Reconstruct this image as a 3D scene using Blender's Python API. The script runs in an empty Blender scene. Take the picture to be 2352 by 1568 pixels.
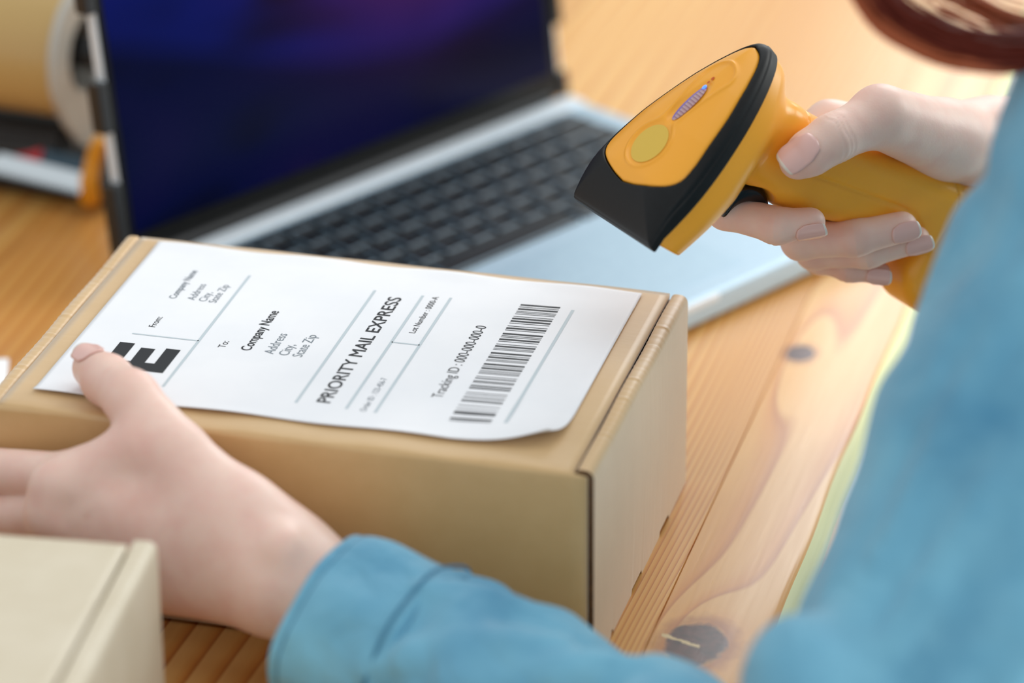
import bpy, bmesh, math, random
import numpy as np
from mathutils import Vector, Matrix

random.seed(7)
rng = np.random.RandomState(7)
SC = bpy.context.scene
COL = SC.collection

# ------------------------------------------------------------------ camera, light, exposure
cam_d = bpy.data.cameras.new('camera')
cam_d.sensor_width = 36.0
cam_d.sensor_fit = 'HORIZONTAL'
cam_d.lens = 134.7
cam_d.clip_start = 0.05
cam_d.dof.use_dof = True
cam_d.dof.focus_distance = 1.600
cam_d.dof.aperture_fstop = 3.7
cam = bpy.data.objects.new('camera', cam_d)
COL.objects.link(cam)
cam.location = (0.31690, -1.27672, 0.78485)
cam.rotation_euler = (1.12006, 0.00781, 0.26278)
SC.camera = cam

SC.view_settings.view_transform = 'Standard'
SC.view_settings.look = 'None'
SC.view_settings.gamma = 1.0
SC.view_settings.use_curve_mapping = False
SC.view_settings.exposure = 0.0

W = bpy.data.worlds.new('room_light')
SC.world = W
W.use_nodes = True
bg = W.node_tree.nodes['Background']
bg.inputs[0].default_value = (0.95, 0.98, 1.0, 1)
bg.inputs[1].default_value = 0.73

def area(name, loc, target, sx, sy, power, color):
    d = bpy.data.lights.new(name, 'AREA')
    d.shape = 'RECTANGLE'
    d.size, d.size_y = sx, sy
    d.energy = power
    d.color = color
    o = bpy.data.objects.new(name, d)
    COL.objects.link(o)
    o.location = loc
    o.rotation_euler = (Vector(target) - Vector(loc)).to_track_quat('-Z', 'Y').to_euler()
    return o
# daylight through the big window behind the table
area('window_daylight', (0.20, 2.30, 1.15), (0.05, 0.1, 0.1), 1.05, 1.05, 17, (0.95, 0.98, 1.0))
# unseen overhead fill, added to brighten upward faces over the fronts
area('overhead_fill', (0.1, 0.75, 1.95), (0.0, 0.25, 0.0), 1.6, 1.2, 7, (0.93, 0.98, 1.0))
# second window, in the right-hand wall, and an added fill lamp behind the camera
area('side_window_daylight', (2.3, 1.5, 0.95), (0.0, 0.3, 0.05), 1.6, 1.5, 60, (1.0, 1.0, 0.96))
area('rear_fill', (1.8, -1.7, 1.5), (0.0, 0.1, 0.1), 1.5, 1.3, 8, (1.0, 0.98, 0.95))
# ------------------------------------------------------------------ helpers
def lin(c):
    return tuple(((v / 255) / 12.92 if v / 255 <= 0.04045 else ((v / 255 + 0.055) / 1.055) ** 2.4) for v in c)

def col4(c):
    return (*lin(c), 1.0)

def link(name, me, parent=None):
    o = bpy.data.objects.new(name, me)
    COL.objects.link(o)
    if parent is not None:
        o.parent = parent
    return o

def tag(o, label=None, cat=None, group=None, kind=None):
    if label: o['label'] = label
    if cat: o['category'] = cat
    if group: o['group'] = group
    if kind: o['kind'] = kind
    return o

def thing(name, label, cat, loc=(0, 0, 0), rz=0.0, group=None):
    o = bpy.data.objects.new(name, None)
    o.empty_display_size = 0.02
    COL.objects.link(o)
    o.location = loc
    o.rotation_euler = (0, 0, rz)
    return tag(o, label, cat, group)

def smooth(me):
    me.polygons.foreach_set('use_smooth', [True] * len(me.polygons))

def bm_obj(name, bm, mat, parent=None, sm=True):
    me = bpy.data.meshes.new(name)
    bmesh.ops.recalc_face_normals(bm, faces=bm.faces)
    bm.to_mesh(me)
    bm.free()
    if sm: smooth(me)
    if mat: me.materials.append(mat)
    return link(name, me, parent)

def py_obj(name, verts, faces, mat, parent=None, sm=True):
    me = bpy.data.meshes.new(name)
    me.from_pydata([tuple(v) for v in verts], [], [tuple(f) for f in faces])
    me.update()
    if sm: smooth(me)
    if mat: me.materials.append(mat)
    return link(name, me, parent)

def add_box(bm, lo, hi, bev=0.0, seg=2, M=None):
    c = [(a + b) / 2 for a, b in zip(lo, hi)]
    s = [(b - a) for a, b in zip(lo, hi)]
    r = bmesh.ops.create_cube(bm, size=1.0, matrix=Matrix.Translation(c) @ Matrix.Diagonal((*s, 1)))
    vs = r['verts']
    if bev > 0:
        es = list({e for v in vs for e in v.link_edges})
        r2 = bmesh.ops.bevel(bm, geom=es, offset=bev, segments=seg, profile=0.6, affect='EDGES')
        vs = list({v for f in r2['faces'] for v in f.verts} | {v for v in vs if v.is_valid})
    if M is not None:
        bmesh.ops.transform(bm, matrix=M, verts=vs)
    return vs

def box_obj(name, lo, hi, mat, parent=None, bev=0.001, seg=2):
    bm = bmesh.new()
    add_box(bm, lo, hi, bev, seg)
    o = bm_obj(name, bm, mat, parent, sm=False)
    return o

def tube(pts, rad, n=12, cap=True):
    """swept tube: pts (N,3), rad scalar or (N,) -> verts, faces"""
    P = np.asarray(pts, float)
    N = len(P)
    R_ = np.full(N, rad) if np.isscalar(rad) else np.asarray(rad, float)
    T = np.gradient(P, axis=0)
    T /= np.linalg.norm(T, axis=1)[:, None] + 1e-12
    ref = np.array([0, 0, 1.0]) if abs(T[0][2]) < 0.9 else np.array([1.0, 0, 0])
    V = []; F = []
    u = np.cross(T[0], ref); u /= np.linalg.norm(u)
    for i in range(N):
        u = u - T[i] * (u @ T[i]); u /= np.linalg.norm(u)
        w = np.cross(T[i], u)
        for k in range(n):
            a = 2 * math.pi * k / n
            V.append(P[i] + R_[i] * (math.cos(a) * u + math.sin(a) * w))
    for i in range(N - 1):
        for k in range(n):
            F.append((i * n + k, i * n + (k + 1) % n, (i + 1) * n + (k + 1) % n, (i + 1) * n + k))
    if cap:
        F.append(tuple(range(n))[::-1]); F.append(tuple((N - 1) * n + k for k in range(n)))
    return V, F

def spline(pts, n):
    """Catmull-Rom resample"""
    P = np.asarray(pts, float)
    Q = np.vstack([2 * P[0] - P[1], P, 2 * P[-1] - P[-2]])
    out = []
    m = len(P) - 1
    for t in np.linspace(0, m - 1e-9, n):
        i = int(t); f = t - i
        a, b, c, d = Q[i], Q[i + 1], Q[i + 2], Q[i + 3]
        out.append(0.5 * ((2 * b) + (c - a) * f + (2 * a - 5 * b + 4 * c - d) * f * f + (3 * b - a - 3 * c + d) * f ** 3))
    return np.array(out)

# ------------------------------------------------------------------ material helper
class Mat:
    def __init__(s, name, base=(200, 200, 200), rough=0.5, metal=0.0, **kw):
        s.m = bpy.data.materials.new(name)
        s.m.use_nodes = True
        s.nt = s.m.node_tree
        s.b = s.nt.nodes['Principled BSDF']
        s.b.inputs['Base Color'].default_value = col4(base)
        s.b.inputs['Roughness'].default_value = rough
        s.b.inputs['Metallic'].default_value = metal
        for k, v in kw.items():
            s.b.inputs[k.replace('_', ' ')].default_value = v
        s._tc = None
    def node(s, t, **kw):
        n = s.nt.nodes.new(t)
        for k, v in kw.items():
            setattr(n, k, v)
        return n
    def put(s, sock, v):
        if isinstance(v, bpy.types.NodeSocket): s.nt.links.new(v, sock)
        else: sock.default_value = v
    def tc(s, which='Object'):
        if s._tc is None: s._tc = s.node('ShaderNodeTexCoord')
        return s._tc.outputs[which]
    def math(s, op, a, b=0.0, c=0.0, clamp=False):
        n = s.node('ShaderNodeMath', operation=op, use_clamp=clamp)
        for i, v in enumerate((a, b, c)):
            if i < len(n.inputs): s.put(n.inputs[i], v)
        return n.outputs[0]
    def xyz(s, v=None):
        n = s.node('ShaderNodeSeparateXYZ')
        s.nt.links.new(v if v is not None else s.tc(), n.inputs[0])
        return n.outputs[0], n.outputs[1], n.outputs[2]
    def comb(s, x, y, z):
        n = s.node('ShaderNodeCombineXYZ')
        for i, v in enumerate((x, y, z)): s.put(n.inputs[i], v)
        return n.outputs[0]
    def noise(s, vec=None, scale=5.0, detail=3.0, rough=0.5, map_=(1, 1, 1), dist=0.0):
        mp = s.node('ShaderNodeMapping')
        s.nt.links.new(vec if vec is not None else s.tc(), mp.inputs[0])
        mp.inputs['Scale'].default_value = map_
        n = s.node('ShaderNodeTexNoise')
        s.nt.links.new(mp.outputs[0], n.inputs['Vector'])
        n.inputs['Scale'].default_value = scale
        n.inputs['Detail'].default_value = detail
        n.inputs['Roughness'].default_value = rough
        n.inputs['Distortion'].default_value = dist
        return n.outputs['Fac']
    def ramp(s, fac, stops, interp='LINEAR'):
        n = s.node('ShaderNodeValToRGB')
        n.color_ramp.interpolation = interp
        els = n.color_ramp.elements
        while len(els) < len(stops): els.new(0.5)
        for e, (p_, c_) in zip(els, stops):
            e.position = p_
            e.color = col4(c_) if max(c_) > 1 else (*c_, 1)
        s.put(n.inputs[0], fac)
        return n.outputs[0]
    def mix(s, fac, a, b, mode='MIX'):
        n = s.node('ShaderNodeMix', data_type='RGBA', blend_type=mode)
        s.put(n.inputs[0], fac)
        s.put(n.inputs[6], a if isinstance(a, bpy.types.NodeSocket) else (col4(a) if max(a) > 1 else (*a, 1)))
        s.put(n.inputs[7], b if isinstance(b, bpy.types.NodeSocket) else (col4(b) if max(b) > 1 else (*b, 1)))
        return n.outputs[2]
    def color(s, sock): s.nt.links.new(sock, s.b.inputs['Base Color']); return s
    def rough(s, sock): s.nt.links.new(sock, s.b.inputs['Roughness']); return s
    def bump(s, h, strength=0.3, dist=0.0005):
        n = s.node('ShaderNodeBump')
        n.inputs['Strength'].default_value = strength
        n.inputs['Distance'].default_value = dist
        s.put(n.inputs['Height'], h)
        s.nt.links.new(n.outputs[0], s.b.inputs['Normal'])
        return s

def speckled(name, c1, c2, scale, rough=0.5, bump=0.0, map_=(1, 1, 1), **kw):
    m = Mat(name, c1, rough, **kw)
    f = m.noise(scale=scale, detail=4, map_=map_)
    m.color(m.ramp(f, [(0.3, c1), (0.7, c2)]))
    if bump: m.bump(f, bump, 0.0004)
    return m.m

# ------------------------------------------------------------------ implicit surface helper
def smin(a, b, k):
    h = np.clip(0.5 + 0.5 * (b - a) / k, 0, 1)
    return b + (a - b) * h - k * h * (1 - h)

def smax(a, b, k):
    return -smin(-a, -b, k)

def rcone(P, a, b, r1, r2):
    a = np.asarray(a, float); b = np.asarray(b, float)
    ba = b - a; l2 = ba @ ba; rr = r1 - r2; a2 = l2 - rr * rr; il2 = 1 / l2
    pa = P - a
    y = pa @ ba; z = y - l2
    xv = pa * l2 - y[:, None] * ba
    x2 = np.einsum('ij,ij->i', xv, xv)
    y2 = y * y * l2; z2 = z * z * l2
    k = np.sign(rr) * rr * rr * x2
    d = (np.sqrt(x2 * a2 * il2) + y * rr) * il2 - r1
    m1 = np.sign(z) * a2 * z2 > k
    m2 = np.sign(y) * a2 * y2 < k
    d = np.where(m1, np.sqrt(x2 + z2) * il2 - r2, np.where(m2, np.sqrt(x2 + y2) * il2 - r1, d))
    return d

def chain(P, pts, rad, k=0.003):
    d = None
    for i in range(len(pts) - 1):
        e = rcone(P, pts[i], pts[i + 1], rad[i], rad[i + 1])
        d = e if d is None else smin(d, e, k)
    return d

def ellipsoid(P, c, r, R=None):
    q = P - np.asarray(c)
    if R is not None: q = q @ np.asarray(R)
    r = np.asarray(r)
    k0 = np.linalg.norm(q / r, axis=1)
    k1 = np.linalg.norm(q / (r * r), axis=1) + 1e-9
    return k0 * (k0 - 1) / k1

def vnoise(P, scale, seed=0):
    q = P * scale + seed * 17.31
    i = np.floor(q).astype(np.int64); f = q - i
    f = f * f * (3 - 2 * f)
    def hsh(x, y, z):
        n = (x * 374761393 + y * 668265263 + z * 2147483647 + seed * 144665) & 0xffffffff
        n = ((n ^ (n >> 13)) * 1274126177) & 0xffffffff
        return ((n ^ (n >> 16)) & 0xffff) / 65535.0
    r = 0
    for dx in (0, 1):
        for dy in (0, 1):
            for dz in (0, 1):
                w = (f[:, 0] if dx else 1 - f[:, 0]) * (f[:, 1] if dy else 1 - f[:, 1]) * (f[:, 2] if dz else 1 - f[:, 2])
                r = r + w * hsh(i[:, 0] + dx, i[:, 1] + dy, i[:, 2] + dz)
    return r * 2 - 1

def mesh_sdf(f, lo, hi, h, newton=2, slack=1.0):
    lo = np.asarray(lo, float); hi = np.asarray(hi, float)
    B = 4
    nb = np.ceil((hi - lo) / (h * B)).astype(int)
    n = nb * B
    ax = [lo[i] + h * B * (np.arange(nb[i]) + 0.5 - 0.5 / B) for i in range(3)]
    G = np.stack(np.meshgrid(*ax, indexing='ij'), -1).reshape(-1, 3)
    cv = f(G).reshape(nb)
    act = np.abs(cv) < h * B * (1.0 + slack)
    F = np.repeat(np.repeat(np.repeat(np.where(cv > 0, 1.0, -1.0), B, 0), B, 1), B, 2)
    bi = np.argwhere(act)
    off = np.stack(np.meshgrid(*[np.arange(B)] * 3, indexing='ij'), -1).reshape(-1, 3)
    for s in range(0, len(bi), 6000):
        idx = (bi[s:s + 6000, None, :] * B + off[None]).reshape(-1, 3)
        F[idx[:, 0], idx[:, 1], idx[:, 2]] = f(lo + idx * h)
    neg = F < 0
    c = np.zeros(n - 1, dtype=np.int8)
    for dx in (0, 1):
        for dy in (0, 1):
            for dz in (0, 1):
                c += neg[dx:n[0] - 1 + dx, dy:n[1] - 1 + dy, dz:n[2] - 1 + dz]
    cells = np.argwhere((c > 0) & (c < 8))
    vid = -np.ones(n - 1, dtype=np.int64)
    vid[cells[:, 0], cells[:, 1], cells[:, 2]] = np.arange(len(cells))
    acc = np.zeros((len(cells), 3)); cnt = np.zeros(len(cells))
    cor = [(a, b, d) for a in (0, 1) for b in (0, 1) for d in (0, 1)]
    for ca in cor:
        for axis in range(3):
            if ca[axis]: continue
            cb = list(ca); cb[axis] = 1
            fa = F[cells[:, 0] + ca[0], cells[:, 1] + ca[1], cells[:, 2] + ca[2]]
            fb = F[cells[:, 0] + cb[0], cells[:, 1] + cb[1], cells[:, 2] + cb[2]]
            m = (fa < 0) != (fb < 0)
            t = fa / np.where(m, fa - fb, 1)
            pt = np.tile(np.array(ca, float), (len(cells), 1)); pt[:, axis] = t
            acc[m] += pt[m]; cnt[m] += 1
    V = lo + h * (cells + acc / cnt[:, None])
    faces = []
    for axis in range(3):
        u, v = [(1, 2), (2, 0), (0, 1)][axis]
        sl0 = [slice(1, n[i] - 1) for i in range(3)]; sl1 = list(sl0)
        sl0[axis] = slice(0, n[axis] - 1); sl1[axis] = slice(1, n[axis])
        a = neg[tuple(sl0)]; b = neg[tuple(sl1)]
        e = np.argwhere(a != b)
        if not len(e): continue
        s = a[e[:, 0], e[:, 1], e[:, 2]]
        base = e.copy()
        for i in range(3):
            if i != axis: base[:, i] += 1
        q = []
        for du, dv in ((0, 0), (1, 0), (1, 1), (0, 1)):
            k = base.copy(); k[:, u] -= 1 - du; k[:, v] -= 1 - dv
            q.append(vid[k[:, 0], k[:, 1], k[:, 2]])
        q = np.stack(q, 1)
        q[~s] = q[~s][:, ::-1]
        faces.append(q)
    Fq = np.vstack(faces)
    Fq = Fq[(Fq >= 0).all(1)]
    e = h * 0.2
    for _ in range(newton):
        d0 = f(V)
        g = np.stack([(f(V + np.eye(3)[i] * e) - d0) / e for i in range(3)], 1)
        g2 = np.einsum('ij,ij->i', g, g) + 1e-9
        st = -(d0 / g2)[:, None] * g
        l = np.linalg.norm(st, axis=1)
        st *= np.minimum(1, 0.6 * h / (l + 1e-12))[:, None]
        V = V + st
    return V, Fq

def np_mesh(name, V, F):
    me = bpy.data.meshes.new(name)
    V = np.ascontiguousarray(V, dtype=np.float32); F = np.ascontiguousarray(F, dtype=np.int32)
    k = F.shape[1]
    me.vertices.add(len(V)); me.vertices.foreach_set('co', V.ravel())
    me.loops.add(F.size); me.loops.foreach_set('vertex_index', F.ravel())
    me.polygons.add(len(F)); me.polygons.foreach_set('loop_start', np.arange(0, F.size, k, dtype=np.int32))
    try: me.polygons.foreach_set('loop_total', np.full(len(F), k, dtype=np.int32))
    except Exception: pass
    me.update(calc_edges=True)
    me.validate()
    smooth(me)
    return me

def sdf_obj(name, f, lo, hi, h, mat, parent=None, T=None, **kw):
    V, F = mesh_sdf(f, lo, hi, h, **kw)
    if T is not None: V = T(V)
    me = np_mesh(name, V, F)
    if mat: me.materials.append(mat)
    return link(name, me, parent)

# ------------------------------------------------------------------ materials
def wood_material():
    m = Mat('pine_wood', (220, 175, 120), 0.3, Specular_IOR_Level=0.45)
    x, y, z = m.xyz()
    oi = m.node('ShaderNodeObjectInfo')
    idx = oi.outputs['Object Index']
    shift = m.comb(m.math('MULTIPLY', idx, 0.73), m.math('MULTIPLY', idx, 2.31), 0.0)
    va = m.node('ShaderNodeVectorMath', operation='ADD'); m.put(va.inputs[0], m.tc()); m.put(va.inputs[1], shift)
    pv = va.outputs[0]
    warp = m.noise(vec=pv, scale=2.2, detail=2, map_=(1.0, 0.35, 1))
    warp2 = m.noise(vec=pv, scale=9, detail=2, map_=(1.0, 0.18, 1))
    first = m.math('LESS_THAN', idx, 0.5); second = m.math('COMPARE', idx, 1.0, 0.1)
    freq = m.math('MULTIPLY_ADD', m.math('FRACT', m.math('MULTIPLY', idx, 0.618)), 110.0, 50.0)
    freq = m.math('ADD', m.math('MULTIPLY', freq, m.math('SUBTRACT', 1.0, m.math('ADD', first, second))), m.math('ADD', m.math('MULTIPLY', first, 48.0), m.math('MULTIPLY', second, 250.0)))
    wamp = m.math('SUBTRACT', 0.11, m.math('MULTIPLY', second, 0.06))
    xs_ = m.math('ADD', x, m.math('MULTIPLY', y, -0.030))
    xs_ = m.math('ADD', xs_, m.math('MULTIPLY', m.math('SUBTRACT', warp, 0.5), wamp))
    xs_ = m.math('ADD', xs_, m.math('MULTIPLY', m.math('SUBTRACT', warp2, 0.5), 0.010))
    xs_ = m.math('ADD', xs_, m.math('MULTIPLY', m.math('SINE', m.math('MULTIPLY', xs_, 70.0)), m.math('MULTIPLY', second, 0.006)))
    v = m.math('MULTIPLY', xs_, freq)
    core = None
    for kx, ky, sx, sy, K, r in ((0.0345, 0.0350, 0.017, 0.042, 1.9, 0.0128), (0.0235, 0.3080, 0.012, 0.075, 1.2, 0.0066), (-0.62, 0.75, 0.03, 0.1, 3, 0.008)):
        dx = m.math('SUBTRACT', x, kx); dy = m.math('SUBTRACT', y, ky)
        a = m.math('POWER', m.math('DIVIDE', dx, sx), 2.0); b = m.math('POWER', m.math('DIVIDE', dy, sy), 2.0)
        g = m.math('EXPONENT', m.math('MULTIPLY', m.math('ADD', a, b), -1.0))
        v = m.math('ADD', v, m.math('MULTIPLY', g, K))
        nn = m.math('MULTIPLY', m.math('SUBTRACT', m.noise(scale=160, detail=3), 0.5), 0.5)
        rr = m.math('SQRT', m.math('ADD', m.math('POWER', dx, 2.0), m.math('POWER', m.math('MULTIPLY', dy, 0.75), 2.0)))
        q = m.math('ADD', m.math('DIVIDE', rr, r), nn)
        c = m.math('SUBTRACT', 1.0, m.math('MULTIPLY', m.math('SUBTRACT', q, 0.9), 6.0), clamp=True)
        core = c if core is None else m.math('MAXIMUM', core, c)
        hl = m.math('SUBTRACT', 1.0, m.math('ABSOLUTE', m.math('MULTIPLY', m.math('SUBTRACT', q, 1.15), 2.2)), clamp=True)
        halo = hl if c is core else m.math('MAXIMUM', halo, hl)
    fr = m.math('FRACT', v)
    ring = m.ramp(fr, [(0.0, (219, 172, 98)), (0.45, (214, 163, 87)), (0.78, (200, 140, 66)), (0.92, (164, 98, 40)), (1.0, (218, 171, 97))])
    pale = m.math('SUBTRACT', 1.0, m.math('MULTIPLY', m.math('SUBTRACT', idx, 2.0), 0.5, clamp=True), clamp=True)  # right-hand boards paler: the table's lit side put into the colour
    ring_lit = m.ramp(fr, [(0.0, (247, 204, 132)), (0.45, (242, 193, 116)), (0.78, (223, 156, 78)), (0.92, (180, 106, 48)), (1.0, (246, 202, 130))])
    ring = m.mix(pale, ring, ring_lit)
    ring = m.mix(m.math('MULTIPLY', first, 0.30), ring, (226, 162, 88))
    fib = m.noise(vec=pv, scale=60, detail=4, map_=(9, 0.35, 1))
    tone = m.noise(vec=pv, scale=3.0, detail=2, map_=(2.2, 0.35, 1))
    c1 = m.mix(m.math('MULTIPLY', fib, 0.35), ring, (188, 116, 58))
    c2 = m.mix(m.math('MULTIPLY', m.math('SUBTRACT', tone, 0.38, clamp=True), 1.5, clamp=True), c1, (200, 126, 56), 'MIX')
    c2 = m.mix(m.math('MULTIPLY', halo, 0.55), c2, (150, 84, 42))
    c3 = m.mix(core, c2, m.ramp(m.noise(scale=220, detail=3), [(0.35, (48, 20, 20)), (0.65, (92, 48, 42))]))
    # resin filled crack across the near knot
    cx = m.math('SUBTRACT', x, 0.0310); cy = m.math('ADD', m.math('SUBTRACT', y, 0.0352), m.math('MULTIPLY', cx, 0.35))
    cn = m.math('MULTIPLY', m.math('SUBTRACT', m.noise(scale=300, detail=2), 0.5), 0.004)
    crack = m.math('MULTIPLY', m.math('LESS_THAN', m.math('ABSOLUTE', m.math('ADD', cy, cn)), 0.0011), m.math('LESS_THAN', m.math('ABSOLUTE', m.math('ADD', cx, 0.003)), 0.0085))
    c4 = m.mix(crack, c3, (214, 190, 140))
    m.color(c4)
    m.rough(m.math('MULTIPLY_ADD', fib, 0.12, 0.24))
    m.bump(m.math('ADD', m.math('MULTIPLY', fib, 0.6), m.math('MULTIPLY', fr, 0.4)), 0.12, 0.0004)
    m.b.inputs['Coat Weight'].default_value = 0.2
    m.b.inputs['Coat Roughness'].default_value = 0.14
    return m.m

WOOD = wood_material()
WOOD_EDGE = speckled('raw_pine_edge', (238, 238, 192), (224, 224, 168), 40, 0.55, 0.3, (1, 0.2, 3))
KRAFT = Mat('kraft_cardboard', (214, 184, 142), 0.42, Specular_IOR_Level=1.0, Sheen_Weight=0.6, Sheen_Roughness=0.45)
_f = KRAFT.noise(scale=60, detail=5, rough=0.65)
_g = KRAFT.noise(scale=9, detail=2)
KRAFT.color(KRAFT.mix(KRAFT.math('MULTIPLY', _g, 0.5), KRAFT.ramp(_f, [(0.3, (206, 165, 104)), (0.7, (214, 174, 115))]), (218, 180, 124)))
_w = KRAFT.noise(scale=26, detail=2, map_=(1, 9, 0.4))
KRAFT.bump(KRAFT.math('ADD', KRAFT.math('MULTIPLY', _f, 0.4), KRAFT.math('MULTIPLY', _w, 0.8)), 0.16, 0.0006)
KRAFT = KRAFT.m
KRAFT_PALE = speckled('pale_cardboard', (228, 216, 192), (221, 208, 182), 50, 0.45, 0.08)
KRAFT_CORE = speckled('cardboard_cut_edge_shaded', (84, 56, 32), (112, 78, 46), 300, 0.9, 0.3)  # cut edges and tray, colour darkened for the shade in the corner gap
PAPER = speckled('label_paper', (246, 247, 250), (240, 242, 246), 30, 0.55)
INK = Mat('black_ink', (22, 26, 32), 0.5).m
INK_GREY = Mat('grey_ink', (128, 138, 146), 0.5).m
LINE_GREY = Mat('pale_rule_ink', (196, 208, 214), 0.5).m
YELLOW = Mat('yellow_plastic', (255, 176, 50), 0.3, Specular_IOR_Level=0.45)
_f = YELLOW.noise(scale=900, detail=2)
YELLOW.bump(_f, 0.03, 0.0002)
YELLOW.b.inputs['Subsurface Weight'].default_value = 0.06
YELLOW.b.inputs['Subsurface Radius'].default_value = (1.0, 0.55, 0.15)
YELLOW.b.inputs['Subsurface Scale'].default_value = 0.002
YELLOW = YELLOW.m
BADGE = Mat('olive_tinted_plastic', (226, 188, 70), 0.4).m
RUBBER = speckled('black_rubber', (8, 11, 13), (12, 16, 18), 500, 0.5, 0.06, Specular_IOR_Level=0.3)
BLACK = speckled('black_plastic', (14, 15, 17), (20, 21, 23), 200, 0.35)
TRIG = speckled('glossy_black_plastic', (10, 11, 14), (16, 17, 20), 200, 0.2)
HOLE = Mat('orange_hole', (205, 84, 10), 0.6).m
LENS = Mat('indicator_lens', (196, 176, 190), 0.15, Transmission_Weight=0.15)
_x, _y, _z = LENS.xyz()
_s = LENS.math('FRACT', LENS.math('MULTIPLY', _x, 620.0))
LENS.color(LENS.mix(LENS.math('GREATER_THAN', _y, 0.0004), LENS.ramp(_s, [(0.0, (214, 190, 198)), (0.6, (196, 160, 168)), (0.9, (150, 110, 130))]), (120, 116, 214)))
LENS = LENS.m
LED = Mat('blue_led', (80, 140, 255), 0.3)
LED.b.inputs['Emission Color'].default_value = col4((70, 130, 255)); LED.b.inputs['Emission Strength'].default_value = 1.2
LED = LED.m
ALU = speckled('silver_aluminium', (178, 202, 218), (172, 196, 212), 300, 0.42, 0.0, metal=0.3)
ALU_EDGE = speckled('bright_aluminium_edge', (226, 234, 240), (218, 228, 235), 300, 0.4, 0.0, metal=0.15)
PAD = speckled('touchpad_glass', (172, 198, 214), (166, 192, 209), 200, 0.38, 0.0, metal=0.3)
KEYMAT = speckled('black_key_plastic', (13, 16, 19), (17, 20, 24), 400, 0.45, Specular_IOR_Level=0.3)
KEYRIM = speckled('key_rim_highlight', (92, 112, 126), (84, 103, 117), 400, 0.25)  # lighter rim: window highlights on the key edges put into the colour
WELL = speckled('keyboard_well', (3, 4, 5), (5, 6, 7), 400, 0.6, Specular_IOR_Level=0.2)
BEZEL = speckled('black_bezel', (6, 7, 8), (8, 9, 10), 100, 0.3, Specular_IOR_Level=0.15)
SKIN = Mat('skin', (222, 178, 158), 0.45)
_f = SKIN.noise(scale=26, detail=3); _g = SKIN.noise(scale=90, detail=2); _h = SKIN.noise(scale=1400, detail=2)
SKIN.color(SKIN.mix(SKIN.math('MULTIPLY', SKIN.math('SUBTRACT', _g, 0.42, clamp=True), 1.6, clamp=True), SKIN.ramp(_f, [(0.3, (246, 214, 198)), (0.55, (242, 206, 190)), (0.75, (234, 188, 172))]), (234, 184, 170)))
SKIN.bump(SKIN.math('ADD', SKIN.math('MULTIPLY', _h, 0.4), SKIN.noise(scale=330, detail=2)), 0.22, 0.0004)
SKIN.b.inputs['Subsurface Weight'].default_value = 0.25
SKIN.b.inputs['Subsurface Radius'].default_value = (1.0, 0.35, 0.2)
SKIN.b.inputs['Subsurface Scale'].default_value = 0.003
SKIN = SKIN.m
NAIL = Mat('fingernail', (238, 192, 182), 0.25).m
NAIL_TIP = Mat('fingernail_free_edge', (238, 226, 214), 0.3).m
DENIM = Mat('blue_chambray', (98, 158, 186), 0.85)
_f = DENIM.noise(scale=14, detail=4); _g = DENIM.noise(scale=800, detail=2, map_=(1, 1, 0.3)); _h = DENIM.noise(scale=60, detail=3)
DENIM.color(DENIM.mix(DENIM.math('MULTIPLY', _h, 0.35), DENIM.ramp(_f, [(0.28, (62, 132, 170)), (0.72, (124, 192, 218))]), (144, 198, 216)))
_cr = DENIM.noise(scale=34, detail=2, dist=1.4)
DENIM.bump(DENIM.math('ADD', DENIM.math('MULTIPLY', _g, 0.06), _cr), 0.55, 0.006)
DENIM.b.inputs['Sheen Weight'].default_value = 0.25
DENIM = DENIM.m
SEAM = Mat('blue_stitching', (62, 122, 156), 0.9).m
BUTTON = Mat('blue_button', (70, 120, 150), 0.4).m
TROUSER = speckled('black_cotton', (14, 14, 16), (20, 20, 22), 300, 0.9)
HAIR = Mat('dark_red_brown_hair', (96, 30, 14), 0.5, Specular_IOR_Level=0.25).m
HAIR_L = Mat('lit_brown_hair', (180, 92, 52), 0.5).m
LIP = Mat('lips', (190, 110, 104), 0.4).m
EYE = Mat('eye', (240, 240, 238), 0.2).m
IRIS = Mat('iris', (60, 36, 22), 0.2).m
TAPE = Mat('tan_packing_tape', (200, 166, 104), 0.28).m
CORE = speckled('paper_tape_core', (206, 200, 186), (190, 184, 170), 120, 0.7)
GREYP = Mat('grey_plastic_plate', (196, 194, 186), 0.45).m
STEEL = Mat('steel_blade', (220, 228, 232), 0.22, 1.0).m
REDP = Mat('red_plastic', (190, 30, 40), 0.4).m
TEAL = Mat('dark_teal_plastic', (44, 74, 92), 0.45).m
AMBER = Mat('amber_plastic', (236, 160, 34), 0.4).m
FLOOR = speckled('pale_floor', (222, 228, 226), (212, 219, 217), 6, 0.5)
PLASTER = speckled('white_plaster', (232, 232, 228), (226, 226, 222), 20, 0.9)
WHITE = Mat('white_paint', (236, 238, 236), 0.5).m

# ------------------------------------------------------------------ setting
tag(box_obj('floor', (-3, -2.6, -0.80), (3, 2.4, -0.76), FLOOR, bev=0), kind='structure')
wb = bmesh.new()
for lo, hi in (((-3, 2.4, -0.76), (-0.38, 2.52, 2.6)), ((0.78, 2.4, -0.76), (3, 2.52, 2.6)), ((-0.38, 2.4, -0.76), (0.78, 2.52, 0.58)), ((-0.38, 2.4, 1.74), (0.78, 2.52, 2.6))):
    add_box(wb, lo, hi)
tag(bm_obj('wall_back', wb, PLASTER, sm=False), kind='structure')
wf = bmesh.new()
for lo, hi in (((-0.38, 2.42, 0.58), (-0.33, 2.50, 1.74)), ((0.73, 2.42, 0.58), (0.78, 2.50, 1.74)), ((-0.38, 2.42, 0.58), (0.78, 2.50, 0.63)), ((-0.38, 2.42, 1.69), (0.78, 2.50, 1.74)), ((0.18, 2.43, 0.58), (0.22, 2.49, 1.74))):
    add_box(wf, lo, hi, 0.004)
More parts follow.
